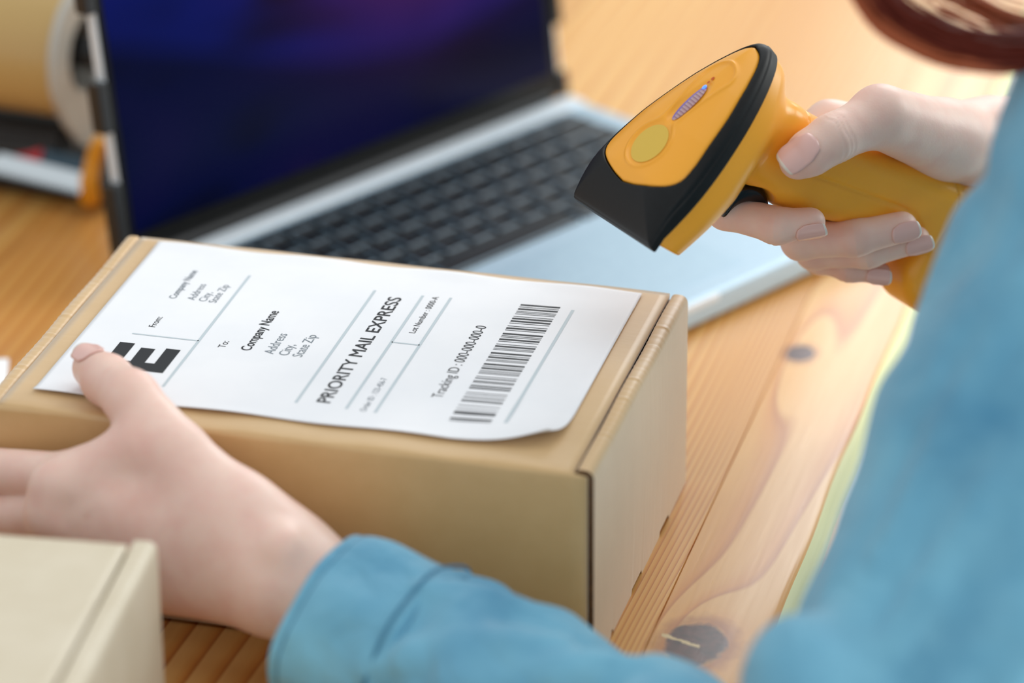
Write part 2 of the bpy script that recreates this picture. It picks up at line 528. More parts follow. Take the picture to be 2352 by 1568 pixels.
tag(bm_obj('window_1', wf, WHITE, sm=False), kind='structure')

# ------------------------------------------------------------------ table
TX = 0.0645      # right-hand edge of the table top
table = thing('table', 'glossy knotty pine table that everything stands on', 'table', (0, 0, -0.76))
Rt = 0.006; TH = 0.026
def board(x0, x1, index, nosed):
    """one glued stave of the top; the outermost one carries the rounded front edge"""
    bm = bmesh.new()
    g = 0.00035
    if nosed:
        prof = [(x0 + g, 0.0)]
        for a in np.linspace(0, 90, 8): prof.append((x1 - Rt + Rt * math.sin(math.radians(a)), -Rt + Rt * math.cos(math.radians(a))))
        for a in np.linspace(0, 90, 4): prof.append((x1 - 0.003 + 0.003 * math.cos(math.radians(a)), -TH + 0.003 - 0.003 * math.sin(math.radians(a))))
        prof += [(x0, -TH), (x0, -0.0008)]
    else:
        prof = [(x0, -0.0008), (x0 + g, 0.0), (x1 - g, 0.0), (x1, -0.0008), (x1, -TH), (x0, -TH)]
    ys = np.linspace(-0.42, 1.15, 120 if nosed else 2)
    rows = []
    for y in ys:
        rows.append([bm.verts.new((px_ + (0.0006 * math.sin(y * 21) + 0.0004 * math.sin(y * 57) if px_ > x1 - 0.02 and nosed else 0), y, pz + 0.76)) for px_, pz in prof])
    for a, b in zip(rows[:-1], rows[1:]):
        for i in range(len(prof)):
            j = (i + 1) % len(prof)
            f = bm.faces.new((a[i], a[j], b[j], b[i]))
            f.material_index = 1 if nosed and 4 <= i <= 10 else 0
    bm.faces.new(rows[0][::-1]); bm.faces.new(rows[-1])
    o = bm_obj('board', bm, WOOD, table, sm=nosed)
    o.data.materials.append(WOOD_EDGE)
    o.pass_index = index
    if nosed:
        try: o.data.set_sharp_from_angle(angle=math.radians(50))
        except Exception: pass
xb = TX; widths = [0.0490, 0.0960, 0.1020, 0.0940, 0.1000, 0.0980, 0.1040, 0.0930, 0.1010, 0.0990, 0.0960, 0.1030, 0.0980, 0.0850]
for k, wd in enumerate(widths):
    board(xb - wd, xb, k, k == 0)
    xb -= wd
for lx, ly in ((-1.15, -0.32), (-0.06, 0.75), (-1.15, 0.95)):
    bm = bmesh.new(); add_box(bm, (lx - 0.03, ly - 0.03, 0.0), (lx + 0.03, ly + 0.03, 0.76 - TH), 0.004)
    bm_obj('leg', bm, WOOD, table, sm=False)
bm = bmesh.new(); add_box(bm, (-0.09, -0.35, 0.0), (-0.03, -0.29, 0.76 - TH), 0.004); bm_obj('leg', bm, WOOD, table, sm=False)
for lo, hi in (((-1.12, -0.33, 0.66), (-0.09, -0.31, 0.76 - TH)), ((-1.12, 0.94, 0.66), (-0.09, 0.96, 0.76 - TH))):
    bm = bmesh.new(); add_box(bm, lo, hi, 0.003); bm_obj('apron', bm, WOOD, table, sm=False)

# ------------------------------------------------------------------ mailer boxes
def wall_profile(D, H, notches):
    """side wall outline (y, z) with little locking slots along its lower edge"""
    pts = [(0.0, 0.0)]
    for y0, y1, d in notches:
        pts += [(y0, 0.0), (y0 + 0.001, d), (y1 - 0.001, d), (y1, 0.0)]
    pts.append((D, 0.0))
    return pts

def mailer(root, L, D, H, wl=0.0075, mat=KRAFT, wob=1.0):
    """tuck-top mailer: local x in [-L,0], y in [0,D], z in [0,H]"""
    for side, x0, x1 in ((1, -wl, 0.0), (-1, -L, -L + wl)):
        bot = wall_profile(D, H, ((0.030, 0.034, 0.0022), (0.066, 0.085, 0.0020), (0.118, 0.136, 0.0022)))
        ysw = sorted({round(a[0], 5) for a in bot} | {round(v, 5) for v in np.linspace(0, D, 90)})
        bz = np.interp(ysw, [a[0] for a in bot], [a[1] for a in bot])
        # cross-section: outer face up, rounded double fold on top, inner face down
        sec = [(1.0, 0.0, 0.0), (1.0, 0.33, 0.0), (1.0, 0.66, 0.0), (1.0, 1.0, -0.0036)]
        r = 0.0036
        V = []; nsec = 0
        for k, y in enumerate(ysw):
            rip = 0.00022 * wob * math.sin(y * 1350) + 0.0003 * wob * math.sin(y * 90 + side)
            bow = 0.0012 * math.sin(math.pi * y / D)
            xo = (x1 if side > 0 else x0)
            y += 0.0030 * (1 - y / D)
            prof_ = []
            for t in (0.0, 0.04, 0.3, 0.6, 0.85):
                prof_.append((xo + side * (bow * math.sin(math.pi * t) ) , bz[k] + t * (H - r - bz[k])))
            for a in np.linspace(0, 90, 6):
                prof_.append((xo - side * r * (1 - math.cos(math.radians(a))), H - r + r * math.sin(math.radians(a)) - 0.0006 + rip))
            xi = xo - side * (wl - 0.0002)
            for a in np.linspace(90, 0, 5)[:]:
                prof_.append((xi + side * 0.002 * (1 - math.cos(math.radians(a))), H - 0.002 + 0.002 * math.sin(math.radians(a)) - 0.0006 + rip))
            prof_.append((xi, bz[k]))
            nsec = len(prof_)
            V += [(x, y, z) for x, z in prof_]
        F = []
        for k in range(len(ysw) - 1):
            for i in range(nsec):
                j = (i + 1) % nsec
                q = (k * nsec + i, k * nsec + j, (k + 1) * nsec + j, (k + 1) * nsec + i)
                F.append(q if side > 0 else q[::-1])
        e = [tuple(range(nsec)), tuple((len(ysw) - 1) * nsec + i for i in range(nsec))]
        F.append(e[0][::-1] if side > 0 else e[0]); F.append(e[1] if side > 0 else e[1][::-1])
        bmw = bmesh.new()
        bv = [bmw.verts.new(v) for v in V]
        for f in F: bmw.faces.new([bv[i] for i in f])
        wo = bm_obj('side_wall', bmw, mat, root)
        wo.data.materials.append(KRAFT_CORE)
        for pg in wo.data.polygons:
            if len(pg.vertices) > 8: pg.material_index = 1
        try: wo.data.set_sharp_from_angle(angle=math.radians(55))
        except Exception: pass
    # lid: top panel rolling over the front edge into the tuck flap
    xs = np.linspace(-L + wl + 0.0004, -wl - 0.0004, 60)
    path = [(D - 0.0005, H)]
    path += [(y, H) for y in np.linspace(D - 0.004, 0.006, 24)]
    r = 0.0030
    path += [(r * (1 - math.sin(math.radians(a))), H - r + r * math.cos(math.radians(a))) for a in np.linspace(15, 90, 6)]
    path += [(0.0, z) for z in np.linspace(H - 0.008, 0.0015, 12)]
    path = np.array(path)
    tg = np.gradient(path, axis=0); tg /= np.linalg.norm(tg, axis=1)[:, None]
    nr = np.stack([tg[:, 1], -tg[:, 0]], 1)          # outward normal
    th = 0.0026
    V = []; F = []
    n = len(path)
    for x in xs:
        s = (x + L) / L
        fl = 0.0056; s2 = abs((x - xs[0]) / (xs[-1] - xs[0]) * 2 - 1) ** 24 * (1 if s > 0.5 else -1)
        for i in range(n):
            xw = x + (fl * s2 if i > 27 else 0)
            w = 0.00035 * wob * math.sin(s * 31) * (1 if 20 < i < 34 else 0.25) + 0.0005 * math.sin(math.pi * s) * (i > 32)
            e = 0.0006 * (abs(s - 0.5) * 2) ** 14
            p_ = path[i]
            V.append((xw, p_[0] - w * (i > 26), p_[1] - e + (w if i <= 26 else 0)))
        for i in range(n):
            p_ = path[i] - nr[i] * th
            V.append((x + (fl * s2 if i > 27 else 0), p_[0], p_[1]))
    m2 = 2 * n
    for k in range(len(xs) - 1):
        a = k * m2; b = (k + 1) * m2
        for i in range(n - 1):
            F.append((a + i, a + i + 1, b + i + 1, b + i))
            F.append((a + n + i, b + n + i, b + n + i + 1, a + n + i + 1))
        F.append((a, b, b + n, a + n)); F.append((a + n - 1, a + m2 - 1, b + m2 - 1, b + n - 1))
    for k in (0, len(xs) - 1):
        a = k * m2
        for i in range(n - 1):
            q = (a + i, a + n + i, a + n + i + 1, a + i + 1)
            F.append(q if k == 0 else q[::-1])
    bml = bmesh.new(); bv = [bml.verts.new(v) for v in V]
    for f in F: bml.faces.new([bv[i] for i in f])
    bm_obj('lid', bml, mat, root)
    bmt = bmesh.new()
    add_box(bmt, (-L + wl, 0.0045, 0.0004), (-wl, D - 0.001, 0.003))
    add_box(bmt, (-L + wl, 0.0034, 0.0004), (-wl, 0.006, H - 0.006))
    add_box(bmt, (-L + wl, D - 0.003, 0.0004), (-wl, D - 0.0006, H - 0.0032))
    bm_obj('tray', bmt, KRAFT_CORE, root, sm=False)

BL_, BD_, BH_ = 0.25500, 0.16956, 0.09094
mbox = thing('shipping_box', 'brown kraft mailer box carrying the white address label', 'box')
mailer(mbox, BL_, BD_, BH_)
fbox = thing('cardboard_box', 'pale unlabelled box at the near left corner, cut by the frame', 'box', (-0.1335, -0.2250, 0.0), math.radians(5.5))
mailer(fbox, 0.22, 0.132, 0.0895, 0.0100, KRAFT_PALE, 0.5)

# ------------------------------------------------------------------ address label
LX0, LX1, LY0, LY1 = -0.2370, -0.0187, 0.0135, 0.1637
def label_z(x, y):
    """height of the paper above the lid: gentle ripples, lifted near right corner"""
    u = (x - LX0) / (LX1 - LX0); v = (y - LY0) / (LY1 - LY0)
    d = max(0.0, (u - 0.80) / 0.20) * max(0.0, (0.22 - v) / 0.22)
    z = BH_ + 0.0009
    ev = max(0.0, (0.05 - v) / 0.05) ** 2
    z += 0.0011 * ev * (0.55 + 0.45 * math.sin(u * 19 + 0.6))
    z += 0.0004 * max(0.0, (v - 0.94) / 0.06) * (1 + math.sin(u * 23))
    z += 0.0060 * d ** 1.4
    return z
label = thing('shipping_label', 'white paper address label lying on the brown box lid', 'label', (0, 0, 0))
V = []; F = []
nu, nv = 110, 76
for i in range(nu + 1):
    for j in range(nv + 1):
        x = LX0 + (LX1 - LX0) * i / nu; y = LY0 + (LY1 - LY0) * j / nv
        u = i / nu; v = j / nv
        dd = max(0.0, (u - 0.86) / 0.14) * max(0.0, (0.16 - v) / 0.16)
        V.append((x - 0.004 * dd ** 2, y + 0.0055 * dd ** 2, label_z(x, y)))
for i in range(nu):
    for j in range(nv):
        a = i * (nv + 1) + j
        F.append((a, a + nv + 1, a + nv + 2, a + 1))
sheet = py_obj('paper', V, F, PAPER, label)
sol = sheet.modifiers.new('thickness', 'SOLIDIFY'); sol.thickness = 0.0002; sol.offset = -1

def flat(name, quads, mat, lift=0.00010, sub=1):
    """flat print following the paper; quads = lists of xy corners"""
    V = []; F = []
    for q in quads:
        q = [np.array(a) for a in q]
        n = sub
        b0 = len(V)
        for i in range(n + 1):
            for j in range(n + 1):
                s, t = i / n, j / n
                p_ = (1 - s) * ((1 - t) * q[0] + t * q[3]) + s * ((1 - t) * q[1] + t * q[2])
                V.append((p_[0], p_[1], label_z(p_[0], p_[1]) + lift))
        for i in range(n):
            for j in range(n):
                a = b0 + i * (n + 1) + j
                F.append((a, a + n + 1, a + n + 2, a + 1))
    o = py_obj(name, V, F, mat, label, sm=False)
    return o

def text(name, body, x_base, y0, y1, cap, mat, bold=0.0, lift=0.00010):
    """text reading towards +y, letter tops towards -x"""
    cu = bpy.data.curves.new(name, 'FONT')
    cu.body = body; cu.size = 1.0; cu.resolution_u = 4
    to = bpy.data.objects.new(name, cu); COL.objects.link(to)
    dg = bpy.context.evaluated_depsgraph_get()
    me = bpy.data.meshes.new_from_object(to.evaluated_get(dg))
    bpy.data.objects.remove(to); bpy.data.curves.remove(cu)
    co = np.array([v.co[:] for v in me.vertices])
    xmin, xmax = co[:, 0].min(), co[:, 0].max()
    sx = (y1 - y0) / (xmax - xmin); sy = cap / 0.70
    if bold:                                             # heavier strokes: the same print laid down three times
        fc = [tuple(pl.vertices) for pl in me.polygons]
        vs = [tuple(v.co) for v in me.vertices]; n0 = len(vs)
        me = bpy.data.meshes.new(name)
        vv = []; ff = []
        for q, (ox, oy) in enumerate(((-bold, 0), (bold, 0), (0, bold), (0, -bold))):
            vv += [(v[0] + ox, v[1] + oy, q) for v in vs]; ff += [tuple(i + q * n0 for i in f) for f in fc]
        me.from_pydata(vv, [], ff)
    for v in me.vertices:
        y = y0 + (v.co.x - xmin) * sx; x = x_base - v.co.y * sy
        v.co = (x, y, label_z(x, y) + lift + (0.000004 * v.co.z if bold else 0))
    me.materials.clear(); me.materials.append(mat)
    o = link(name, me, label)
    return o

# printed rules
def rule(p, q, w):
    p = np.array(p); q = np.array(q); d = (q - p) / np.linalg.norm(q - p); n = np.array([-d[1], d[0]]) * w / 2
    return [p - n, q - n, q + n, p + n]
for a, b, w in (((-0.1868, 0.0294), (-0.1868, 0.1400), 0.0013), ((-0.2161, 0.0734), (-0.1868, 0.0734), 0.0009), ((-0.1300, 0.0288), (-0.1300, 0.1387), 0.0013),
                ((-0.1087, 0.0286), (-0.1087, 0.1386), 0.0013), ((-0.0965, 0.0282), (-0.0965, 0.1394), 0.0013), ((-0.1087, 0.0919), (-0.0965, 0.0919), 0.0009), ((-0.0432, 0.0310), (-0.0432, 0.1403), 0.0014)):
    flat('printed_rule', [rule(a, b, w)], LINE_GREY, sub=4)
# the big letter E, built from four bars
flat('printed_letter', [[(-0.2182, 0.0410), (-0.1911, 0.0410), (-0.1911, 0.0485), (-0.2182, 0.0485)], [(-0.2182, 0.0485), (-0.2116, 0.0485), (-0.2116, 0.0645), (-0.2182, 0.0645)],
                        [(-0.2078, 0.0485), (-0.2016, 0.0485), (-0.2016, 0.0615), (-0.2078, 0.0615)], [(-0.1974, 0.0485), (-0.1911, 0.0485), (-0.1911, 0.0632), (-0.1974, 0.0632)]], INK, sub=2)
text('printed_text', 'From:', -0.2090, 0.0814, 0.0914, 0.0030, INK)
text('printed_text', 'Company Name', -0.2101, 0.1100, 0.1390, 0.0033, INK_GREY, 0.012)
text('printed_text', 'Address', -0.2018, 0.1105, 0.1267, 0.0036, INK_GREY)
text('printed_text', 'City,', -0.1966, 0.1104, 0.1196, 0.0036, INK_GREY)
text('printed_text', 'State Zip', -0.1920, 0.1102, 0.1283, 0.0036, INK_GREY)
text('printed_text', 'To:', -0.1742, 0.0697, 0.0759, 0.0032, INK)
text('printed_text', 'Company Name', -0.1631, 0.0697, 0.1086, 0.0045, INK, 0.014)
text('printed_text', 'Address', -0.1528, 0.0689, 0.0885, 0.0044, INK_GREY)
text('printed_text', 'City,', -0.1465, 0.0691, 0.0795, 0.0044, INK_GREY)
text('printed_text', 'State Zip', -0.1405, 0.0691, 0.0903, 0.0044, INK_GREY)
text('printed_heading', 'PRIORITY MAIL EXPRESS', -0.1166, 0.0318, 0.1340, 0.0058, INK, 0.014)
text('printed_text', 'Order ID : 123-456-7', -0.1004, 0.0281, 0.0588, 0.0027, INK_GREY)
text('printed_text', 'Lot Number : 0000-A', -0.1016, 0.1023, 0.1388, 0.0028, INK)
text('printed_text', 'Tracking ID : 000-000-000-0', -0.0742, 0.0472, 0.1160, 0.0046, INK)
BARS = [(0.13995, 0.00140), (0.13784, 0.00045), (0.13581, 0.00140), (0.13354, 0.00045), (0.13228, 0.00045), (0.13085, 0.00045), (0.12834, 0.00045), (0.12625, 0.00140), (0.12367, 0.00140), (0.12159, 0.00045), (0.11877, 0.00045), (0.11662, 0.00140), (0.11464, 0.00045), (0.11111, 0.00140), (0.10914, 0.00045), (0.10783, 0.00045), (0.10562, 0.00140), (0.10367, 0.00045), (0.10090, 0.00045), (0.09888, 0.00140), (0.09686, 0.00045), (0.09564, 0.00045), (0.09226, 0.00140), (0.09009, 0.00045), (0.08817, 0.00140), (0.08601, 0.00045), (0.08474, 0.00045), (0.08155, 0.00140), (0.07949, 0.00045), (0.07759, 0.00140), (0.07538, 0.00045), (0.07396, 0.00045), (0.07270, 0.00045), (0.06987, 0.00045), (0.06807, 0.00080), (0.06549, 0.00080), (0.06417, 0.00045), (0.06144, 0.00080), (0.06005, 0.00045), (0.05873, 0.00080), (0.05487, 0.00045), (0.05294, 0.00045), (0.05048, 0.00080), (0.04795, 0.00080), (0.04665, 0.00045), (0.04300, 0.00045), (0.04011, 0.00045), (0.03708, 0.00140), (0.03542, 0.00080), (0.03106, 0.00140), (0.02896, 0.00045)]
for yb, wb_ in BARS:
    sk = 0.0011   # the code is printed very slightly out of square
    flat('barcode_bar', [[(-0.0660, yb - wb_ / 2), (-0.0490, yb - wb_ / 2 + sk), (-0.0490, yb + wb_ / 2 + sk), (-0.0660, yb + wb_ / 2)]], INK)

# loose sheet beside the box
sh = thing('paper_sheet', 'white sheet corner showing past the left end of the brown box', 'paper', (-0.3375, 0.166, 0.0), math.radians(20))
V = []; F = []
for i in range(13):
    for j in range(13):
        V.append((-0.11 + 0.13 * i / 12, -0.05 + 0.09 * j / 12, 0.0012 + 0.0010 * math.sin(i * 0.5) ** 2))
for i in range(12):
    for j in range(12):
        a = i * 13 + j; F.append((a, a + 13, a + 14, a + 1))
s2 = py_obj('paper', V, F, PAPER, sh); sol = s2.modifiers.new('thickness', 'SOLIDIFY'); sol.thickness = 0.0003

# ------------------------------------------------------------------ laptop
LAPA = math.radians(60.29)
lap = thing('laptop', 'open silver laptop with dark blue screen behind the brown box', 'laptop', (-0.1490, 0.5512, 0.0), LAPA - math.pi)
# local x runs from the right rear corner towards the left one, +y towards the user's side of the base
LW, LD, LH = 0.300, 0.2195, 0.0160
bm = bmesh.new(); add_box(bm, (0, 0.0, 0.0025), (LW, LD, LH), 0.003, 3)
bm_obj('base', bm, ALU, lap, sm=False)
bm = bmesh.new(); add_box(bm, (LW / 2 - 0.024, LD - 0.0055, LH - 0.0045), (LW / 2 + 0.024, LD + 0.0006, LH - 0.0008), 0.0008); bm_obj('lid_notch', bm, ALU_EDGE, lap, sm=False)
bm = bmesh.new(); add_box(bm, (0.002, 0.0015, LH - 0.0006), (LW - 0.002, 0.0125, LH + 0.0022), 0.001); bm_obj('rear_strip', bm, ALU_EDGE, lap, sm=False)
bm = bmesh.new(); add_box(bm, (0.016, 0.0145, LH - 0.0005), (LW - 0.016, 0.1130, LH + 0.0003), 0.0); well = bm_obj('keyboard_well', bm, WELL, lap, sm=False)
bm = bmesh.new(); add_box(bm, (LW / 2 - 0.058, 0.1270, LH - 0.0005), (LW / 2 + 0.058, 0.2050, LH + 0.0003), 0.0002); bm_obj('touchpad', bm, PAD, lap, sm=False)
for fx, fy in ((0.02, 0.02), (LW - 0.02, 0.02), (0.02, LD - 0.02), (LW - 0.02, LD - 0.02)):
    bm = bmesh.new(); add_box(bm, (fx - 0.008, fy - 0.004, 0.0), (fx + 0.008, fy + 0.004, 0.003), 0.0008); bm_obj('foot', bm, BLACK, lap, sm=False)
kcache = {}
def key(x0, x1, y0, y1):
    k = (round(x1 - x0, 5), round(y1 - y0, 5))
    if k not in kcache:
        b = bmesh.new(); w, h = k
        lo = [b.verts.new((sx * w / 2, sy * h / 2, 0)) for sx, sy in ((-1, -1), (1, -1), (1, 1), (-1, 1))]
        i1 = 0.0017
        mi = [b.verts.new((sx * (w / 2 - i1 * .3), sy * (h / 2 - i1 * .3), 0.0012)) for sx, sy in ((-1, -1), (1, -1), (1, 1), (-1, 1))]
        hi = [b.verts.new((sx * (w / 2 - i1), sy * (h / 2 - i1), 0.0016)) for sx, sy in ((-1, -1), (1, -1), (1, 1), (-1, 1))]
        ce = b.verts.new((0, 0, 0.0013))
        for A, B in ((lo, mi), (mi, hi)):
            for i in range(4): b.faces.new((A[i], A[(i + 1) % 4], B[(i + 1) % 4], B[i]))
        for i in range(4): b.faces.new((hi[i], hi[(i + 1) % 4], ce))
        b.faces.new(lo[::-1])
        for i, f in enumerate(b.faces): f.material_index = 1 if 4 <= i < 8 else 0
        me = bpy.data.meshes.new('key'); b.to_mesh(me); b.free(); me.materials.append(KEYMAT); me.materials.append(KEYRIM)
        kcache[k] = me
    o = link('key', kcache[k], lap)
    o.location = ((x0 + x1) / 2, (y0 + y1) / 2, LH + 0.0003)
kx0, kx1 = 0.0185, LW - 0.0185
rows_ = [[1] * 14, [1] * 13 + [1.9], [1.5] + [1] * 12 + [1.4], [1.8] + [1] * 11 + [2.1], [2.3] + [1] * 10 + [2.6], [1, 1, 1, 1.3, 5.2, 1.3, 1, 1, 1, 1]]
ky = 0.0165
for r_, row in enumerate(rows_):
    hgt = 0.0105 if r_ == 0 else 0.0150
    tot = sum(row); gap = 0.0030
    unit = (kx1 - kx0 + gap) / tot
    xx = kx1
    for wd in row:
        key(xx - wd * unit + gap, xx, ky, ky + hgt)
        xx -= wd * unit
    ky += hgt + (0.0030 if r_ else 0.0028)
# lid, hinged at the rear edge and leaning back a few degrees
LIDH = 0.212
tilt = math.radians(7.5)
ML = Matrix.Translation((0, -0.004, LH - 0.001)) @ Matrix.Rotation(tilt, 4, 'X')
def lid_part(name, lo, hi, mat, bev, parent=lap):
    bm = bmesh.new(); add_box(bm, lo, hi, bev, 3, ML); return bm_obj(name, bm, mat, parent, sm=False)
lid = lid_part('lid', (0.0, -0.0075, 0.0), (LW, -0.0012, LIDH), ALU_EDGE, 0.001)
lid_part('bezel', (0.0025, -0.0016, 0.001), (LW - 0.0015, 0.0000, LIDH - 0.001), BEZEL, 0.0003)
scm = Mat('lit_screen', (2, 3, 8), 0.2, Specular_IOR_Level=0.04)
px_, py_, pz_ = scm.xyz(scm.tc('Generated'))
bl = scm.noise(vec=scm.tc('Generated'), scale=2.3, detail=1, map_=(1, 1, 0.8), dist=0.6)
bl2 = scm.noise(vec=scm.tc('Generated'), scale=1.4, detail=1, map_=(1.2, 1, 1))
base = scm.ramp(bl, [(0.30, (3, 6, 30)), (0.48, (6, 16, 84)), (0.62, (22, 20, 92)), (0.75, (58, 28, 92))])
up_ = scm.math('MULTIPLY_ADD', pz_, 1.5, -0.05, clamp=True)
# a dark hill shape across the lower left and a warm glow up high
ridge = scm.math('MULTIPLY_ADD', scm.math('SINE', scm.math('MULTIPLY_ADD', px_, 3.4, 3.7)), 0.16, 0.34)
hill = scm.math('MULTIPLY', scm.math('SUBTRACT', pz_, ridge), 12.0, clamp=True)
scr_c = scm.mix(scm.math('MULTIPLY_ADD', hill, 0.75, 0.25), (1, 3, 16), base)
glow = scm.math('EXPONENT', scm.math('MULTIPLY', scm.math('ADD', scm.math('POWER', scm.math('MULTIPLY', scm.math('SUBTRACT', px_, 0.30), 4.2), 2.0), scm.math('POWER', scm.math('MULTIPLY', scm.math('SUBTRACT', pz_, 0.62), 3.4), 2.0)), -1.0))
scr_c = scm.mix(scm.math('MULTIPLY', glow, 0.75), scr_c, (86, 30, 60))
scm.nt.links.new(scr_c, scm.b.inputs['Emission Color']); scm.b.inputs['Emission Strength'].default_value = 1.0
SCREEN = scm.m
lid_part('screen', (0.0090, -0.0004, 0.0150), (LW - 0.0050, 0.0002, LIDH - 0.010), SCREEN, 0.0)
# clip-on black bumpers round the lid edge
for z0, z1 in ((0.000, 0.042), (0.0680, 0.093), (0.127, 0.172), (0.195, LIDH + 0.001)):
    lid_part('edge_bumper', (LW - 0.0015, -0.0085, z0), (LW + 0.0052, 0.0005, z1), BLACK, 0.001)
for z0, z1 in ((0.0, 0.014), (0.040, 0.085), (0.125, 0.170), (0.195, LIDH + 0.001)):
    lid_part('edge_bumper', (-0.0028, -0.0090, z0), (0.0018, 0.0012, z1), BLACK, 0.001)
lid_part('hinge_cover', (0.010, -0.0068, -0.0030), (LW - 0.010, 0.0035, 0.0065), BLACK, 0.002)

# ------------------------------------------------------------------ tape dispenser and its roll
TA = math.radians(-6)
tg_ = thing('tape_dispenser', 'black hand tape dispenser with serrated steel blade at the far left', 'tape dispenser', (-0.3537, 0.4136, -0.0000), TA)
# local x = roll axis (towards the right end), y away from the camera, z up
roll = thing('packing_tape_roll', 'roll of tan packing tape held in the black dispenser', 'tape roll', (-0.3537, 0.4136, -0.0000), TA)
CZ, CR = 0.073, 0.0345
def ring_obj(name, x0, x1, r0, r1, mat, parent, cz=CZ, n=72, cy=0.0):
    V = []; F = []
    sec = [(x0, r0), (x0, r1), (x1, r1), (x1, r0)]
    for i in range(n):
        a = 2 * math.pi * i / n
        for x, r in sec: V.append((x, cy + r * math.cos(a), cz + r * math.sin(a)))
    for i in range(n):
        for k in range(4):
            j = (k + 1) % 4; i2 = (i + 1) % n
            F.append((i * 4 + k, i2 * 4 + k, i2 * 4 + j, i * 4 + j))
    b = bmesh.new(); bv = [b.verts.new(v) for v in V]
    for f in F: b.faces.new([bv[k] for k in f])
    o = bm_obj(name, b, mat, parent)
    try: o.data.set_sharp_from_angle(angle=math.radians(40))
    except Exception: pass
    return o
ring_obj('tape', -0.080, -0.018, 0.0300, CR, TAPE, roll)
ring_obj('core', -0.081, -0.0172, 0.0275, 0.0301, CORE, roll)
ring_obj('hub', -0.078, -0.020, 0.0215, 0.0272, GREYP, tg_)
# grey side plate: rounded teardrop reaching down past the roll
bm = bmesh.new()
out = []
for a in np.linspace(200, -30, 40): out.append((0.0372 * math.cos(math.radians(a)), CZ + 0.0372 * math.sin(math.radians(a))))
out += [(0.026, 0.036), (0.013, 0.025), (0.000, 0.0215), (-0.012, 0.026), (-0.026, 0.044)]
inn = [(0.0205 * math.cos(a), CZ + 0.0205 * math.sin(a)) for a in np.linspace(0, 2 * math.pi, 40, endpoint=False)]
def plate(x0, x1):
    loops = []
    for x in (x0, x1):
        loops.append(([bm.verts.new((x, y, z)) for y, z in out], [bm.verts.new((x, y, z)) for y, z in inn]))
    for (o_, i_) in loops:
        es = [bm.edges.new((o_[k], o_[(k + 1) % len(o_)])) for k in range(len(o_))] + [bm.edges.new((i_[k], i_[(k + 1) % len(i_)])) for k in range(len(i_))]
        bmesh.ops.triangle_fill(bm, edges=es, use_beauty=True)
    for idx in (0, 1):
        A, B = loops[0][idx], loops[1][idx]
        for k in range(len(A)): bm.faces.new((A[k], A[(k + 1) % len(A)], B[(k + 1) % len(A)], B[k]))
plate(-0.0165, -0.0125)
sp = bm_obj('side_plate', bm, GREYP, tg_, sm=False)
V, F = tube([(-0.095, 0, CZ), (-0.02, 0, CZ), (0.008, 0, CZ)], [0.0085, 0.0085, 0.0085], 20)
py_obj('axle', V, F, BLACK, tg_)
for k in range(3):
    a = math.radians(30 + 120 * k)
    bm = bmesh.new()
    add_box(bm, (-0.040, 0.006, -0.003), (-0.022, 0.0225, 0.003), 0.001, 2, Matrix.Translation((0, 0, CZ)) @ Matrix.Rotation(a, 4, 'X'))
    bm_obj('spoke', bm, BLACK, tg_, sm=False)
# black frame: curved channel under the roll, sitting on the table
bm = bmesh.new()
prf = [(0.050, 0.0), (-0.024, 0.0), (-0.028, 0.008), (-0.027, 0.022), (-0.024, 0.033), (-0.018, 0.037), (0.0, 0.033), (0.026, 0.036), (0.050, 0.050)]
A = [bm.verts.new((-0.105, y, z)) for y, z in prf]; B = [bm.verts.new((-0.0175, y, z)) for y, z in prf]
bm.faces.new(A[::-1]); bm.faces.new(B)
for k in range(len(prf)): bm.faces.new((A[k], A[(k + 1) % len(prf)], B[(k + 1) % len(prf)], B[k]))
bmesh.ops.bevel(bm, geom=list(bm.edges), offset=0.003, segments=2, affect='EDGES')
add_box(bm, (-0.105, -0.024, 0.0), (0.010, 0.045, 0.013), 0.003)
bm_obj('frame', bm, BLACK, tg_, sm=False)
V, F = tube(spline([(-0.060, 0.045, 0.030), (-0.060, 0.085, 0.040), (-0.060, 0.125, 0.050), (-0.060, 0.155, 0.052)], 20), [0.013] * 20, 16)
py_obj('handle', V, F, BLACK, tg_)
# blade with teeth along its lower edge
BL1 = (-0.0002, -0.0399, 0.0150); BL0 = (-0.0507, -0.0311, 0.0150)
MB = Matrix.Translation(BL1) @ Matrix.Rotation(math.atan2(BL1[1] - BL0[1], BL1[0] - BL0[0]), 4, 'Z') @ Matrix.Rotation(math.radians(-32), 4, 'X')
bm = bmesh.new()
nt_ = 32; Lb = 0.085
up1 = [bm.verts.new(MB @ Vector((-Lb + Lb * k / (2 * nt_), 0.0, 0.0085))) for k in range(2 * nt_ + 1)]
lo1 = [bm.verts.new(MB @ Vector((-Lb + Lb * k / (2 * nt_), 0.0, -0.0030 if k % 2 else 0.0))) for k in range(2 * nt_ + 1)]
up2 = [bm.verts.new(v.co + Vector((0, 0.0008, 0))) for v in up1]; lo2 = [bm.verts.new(v.co + Vector((0, 0.0008, 0))) for v in lo1]
for k in range(2 * nt_):
    bm.faces.new((up1[k], up1[k + 1], lo1[k + 1], lo1[k])); bm.faces.new((up2[k], lo2[k], lo2[k + 1], up2[k + 1]))
    bm.faces.new((up1[k], up2[k], up2[k + 1], up1[k + 1])); bm.faces.new((lo1[k], lo1[k + 1], lo2[k + 1], lo2[k]))
bm_obj('blade', bm, STEEL, tg_, sm=False)
bm = bmesh.new(); add_box(bm, (-Lb, 0.001, 0.0070), (-0.030, 0.006, 0.0160), 0.001, 2, MB); bm_obj('tape_guard', bm, REDP, tg_, sm=False)
bm = bmesh.new(); add_box(bm, (-0.0295, 0.001, 0.0070), (-0.001, 0.006, 0.0160), 0.001, 2, MB); bm_obj('blade_holder', bm, TEAL, tg_, sm=False)
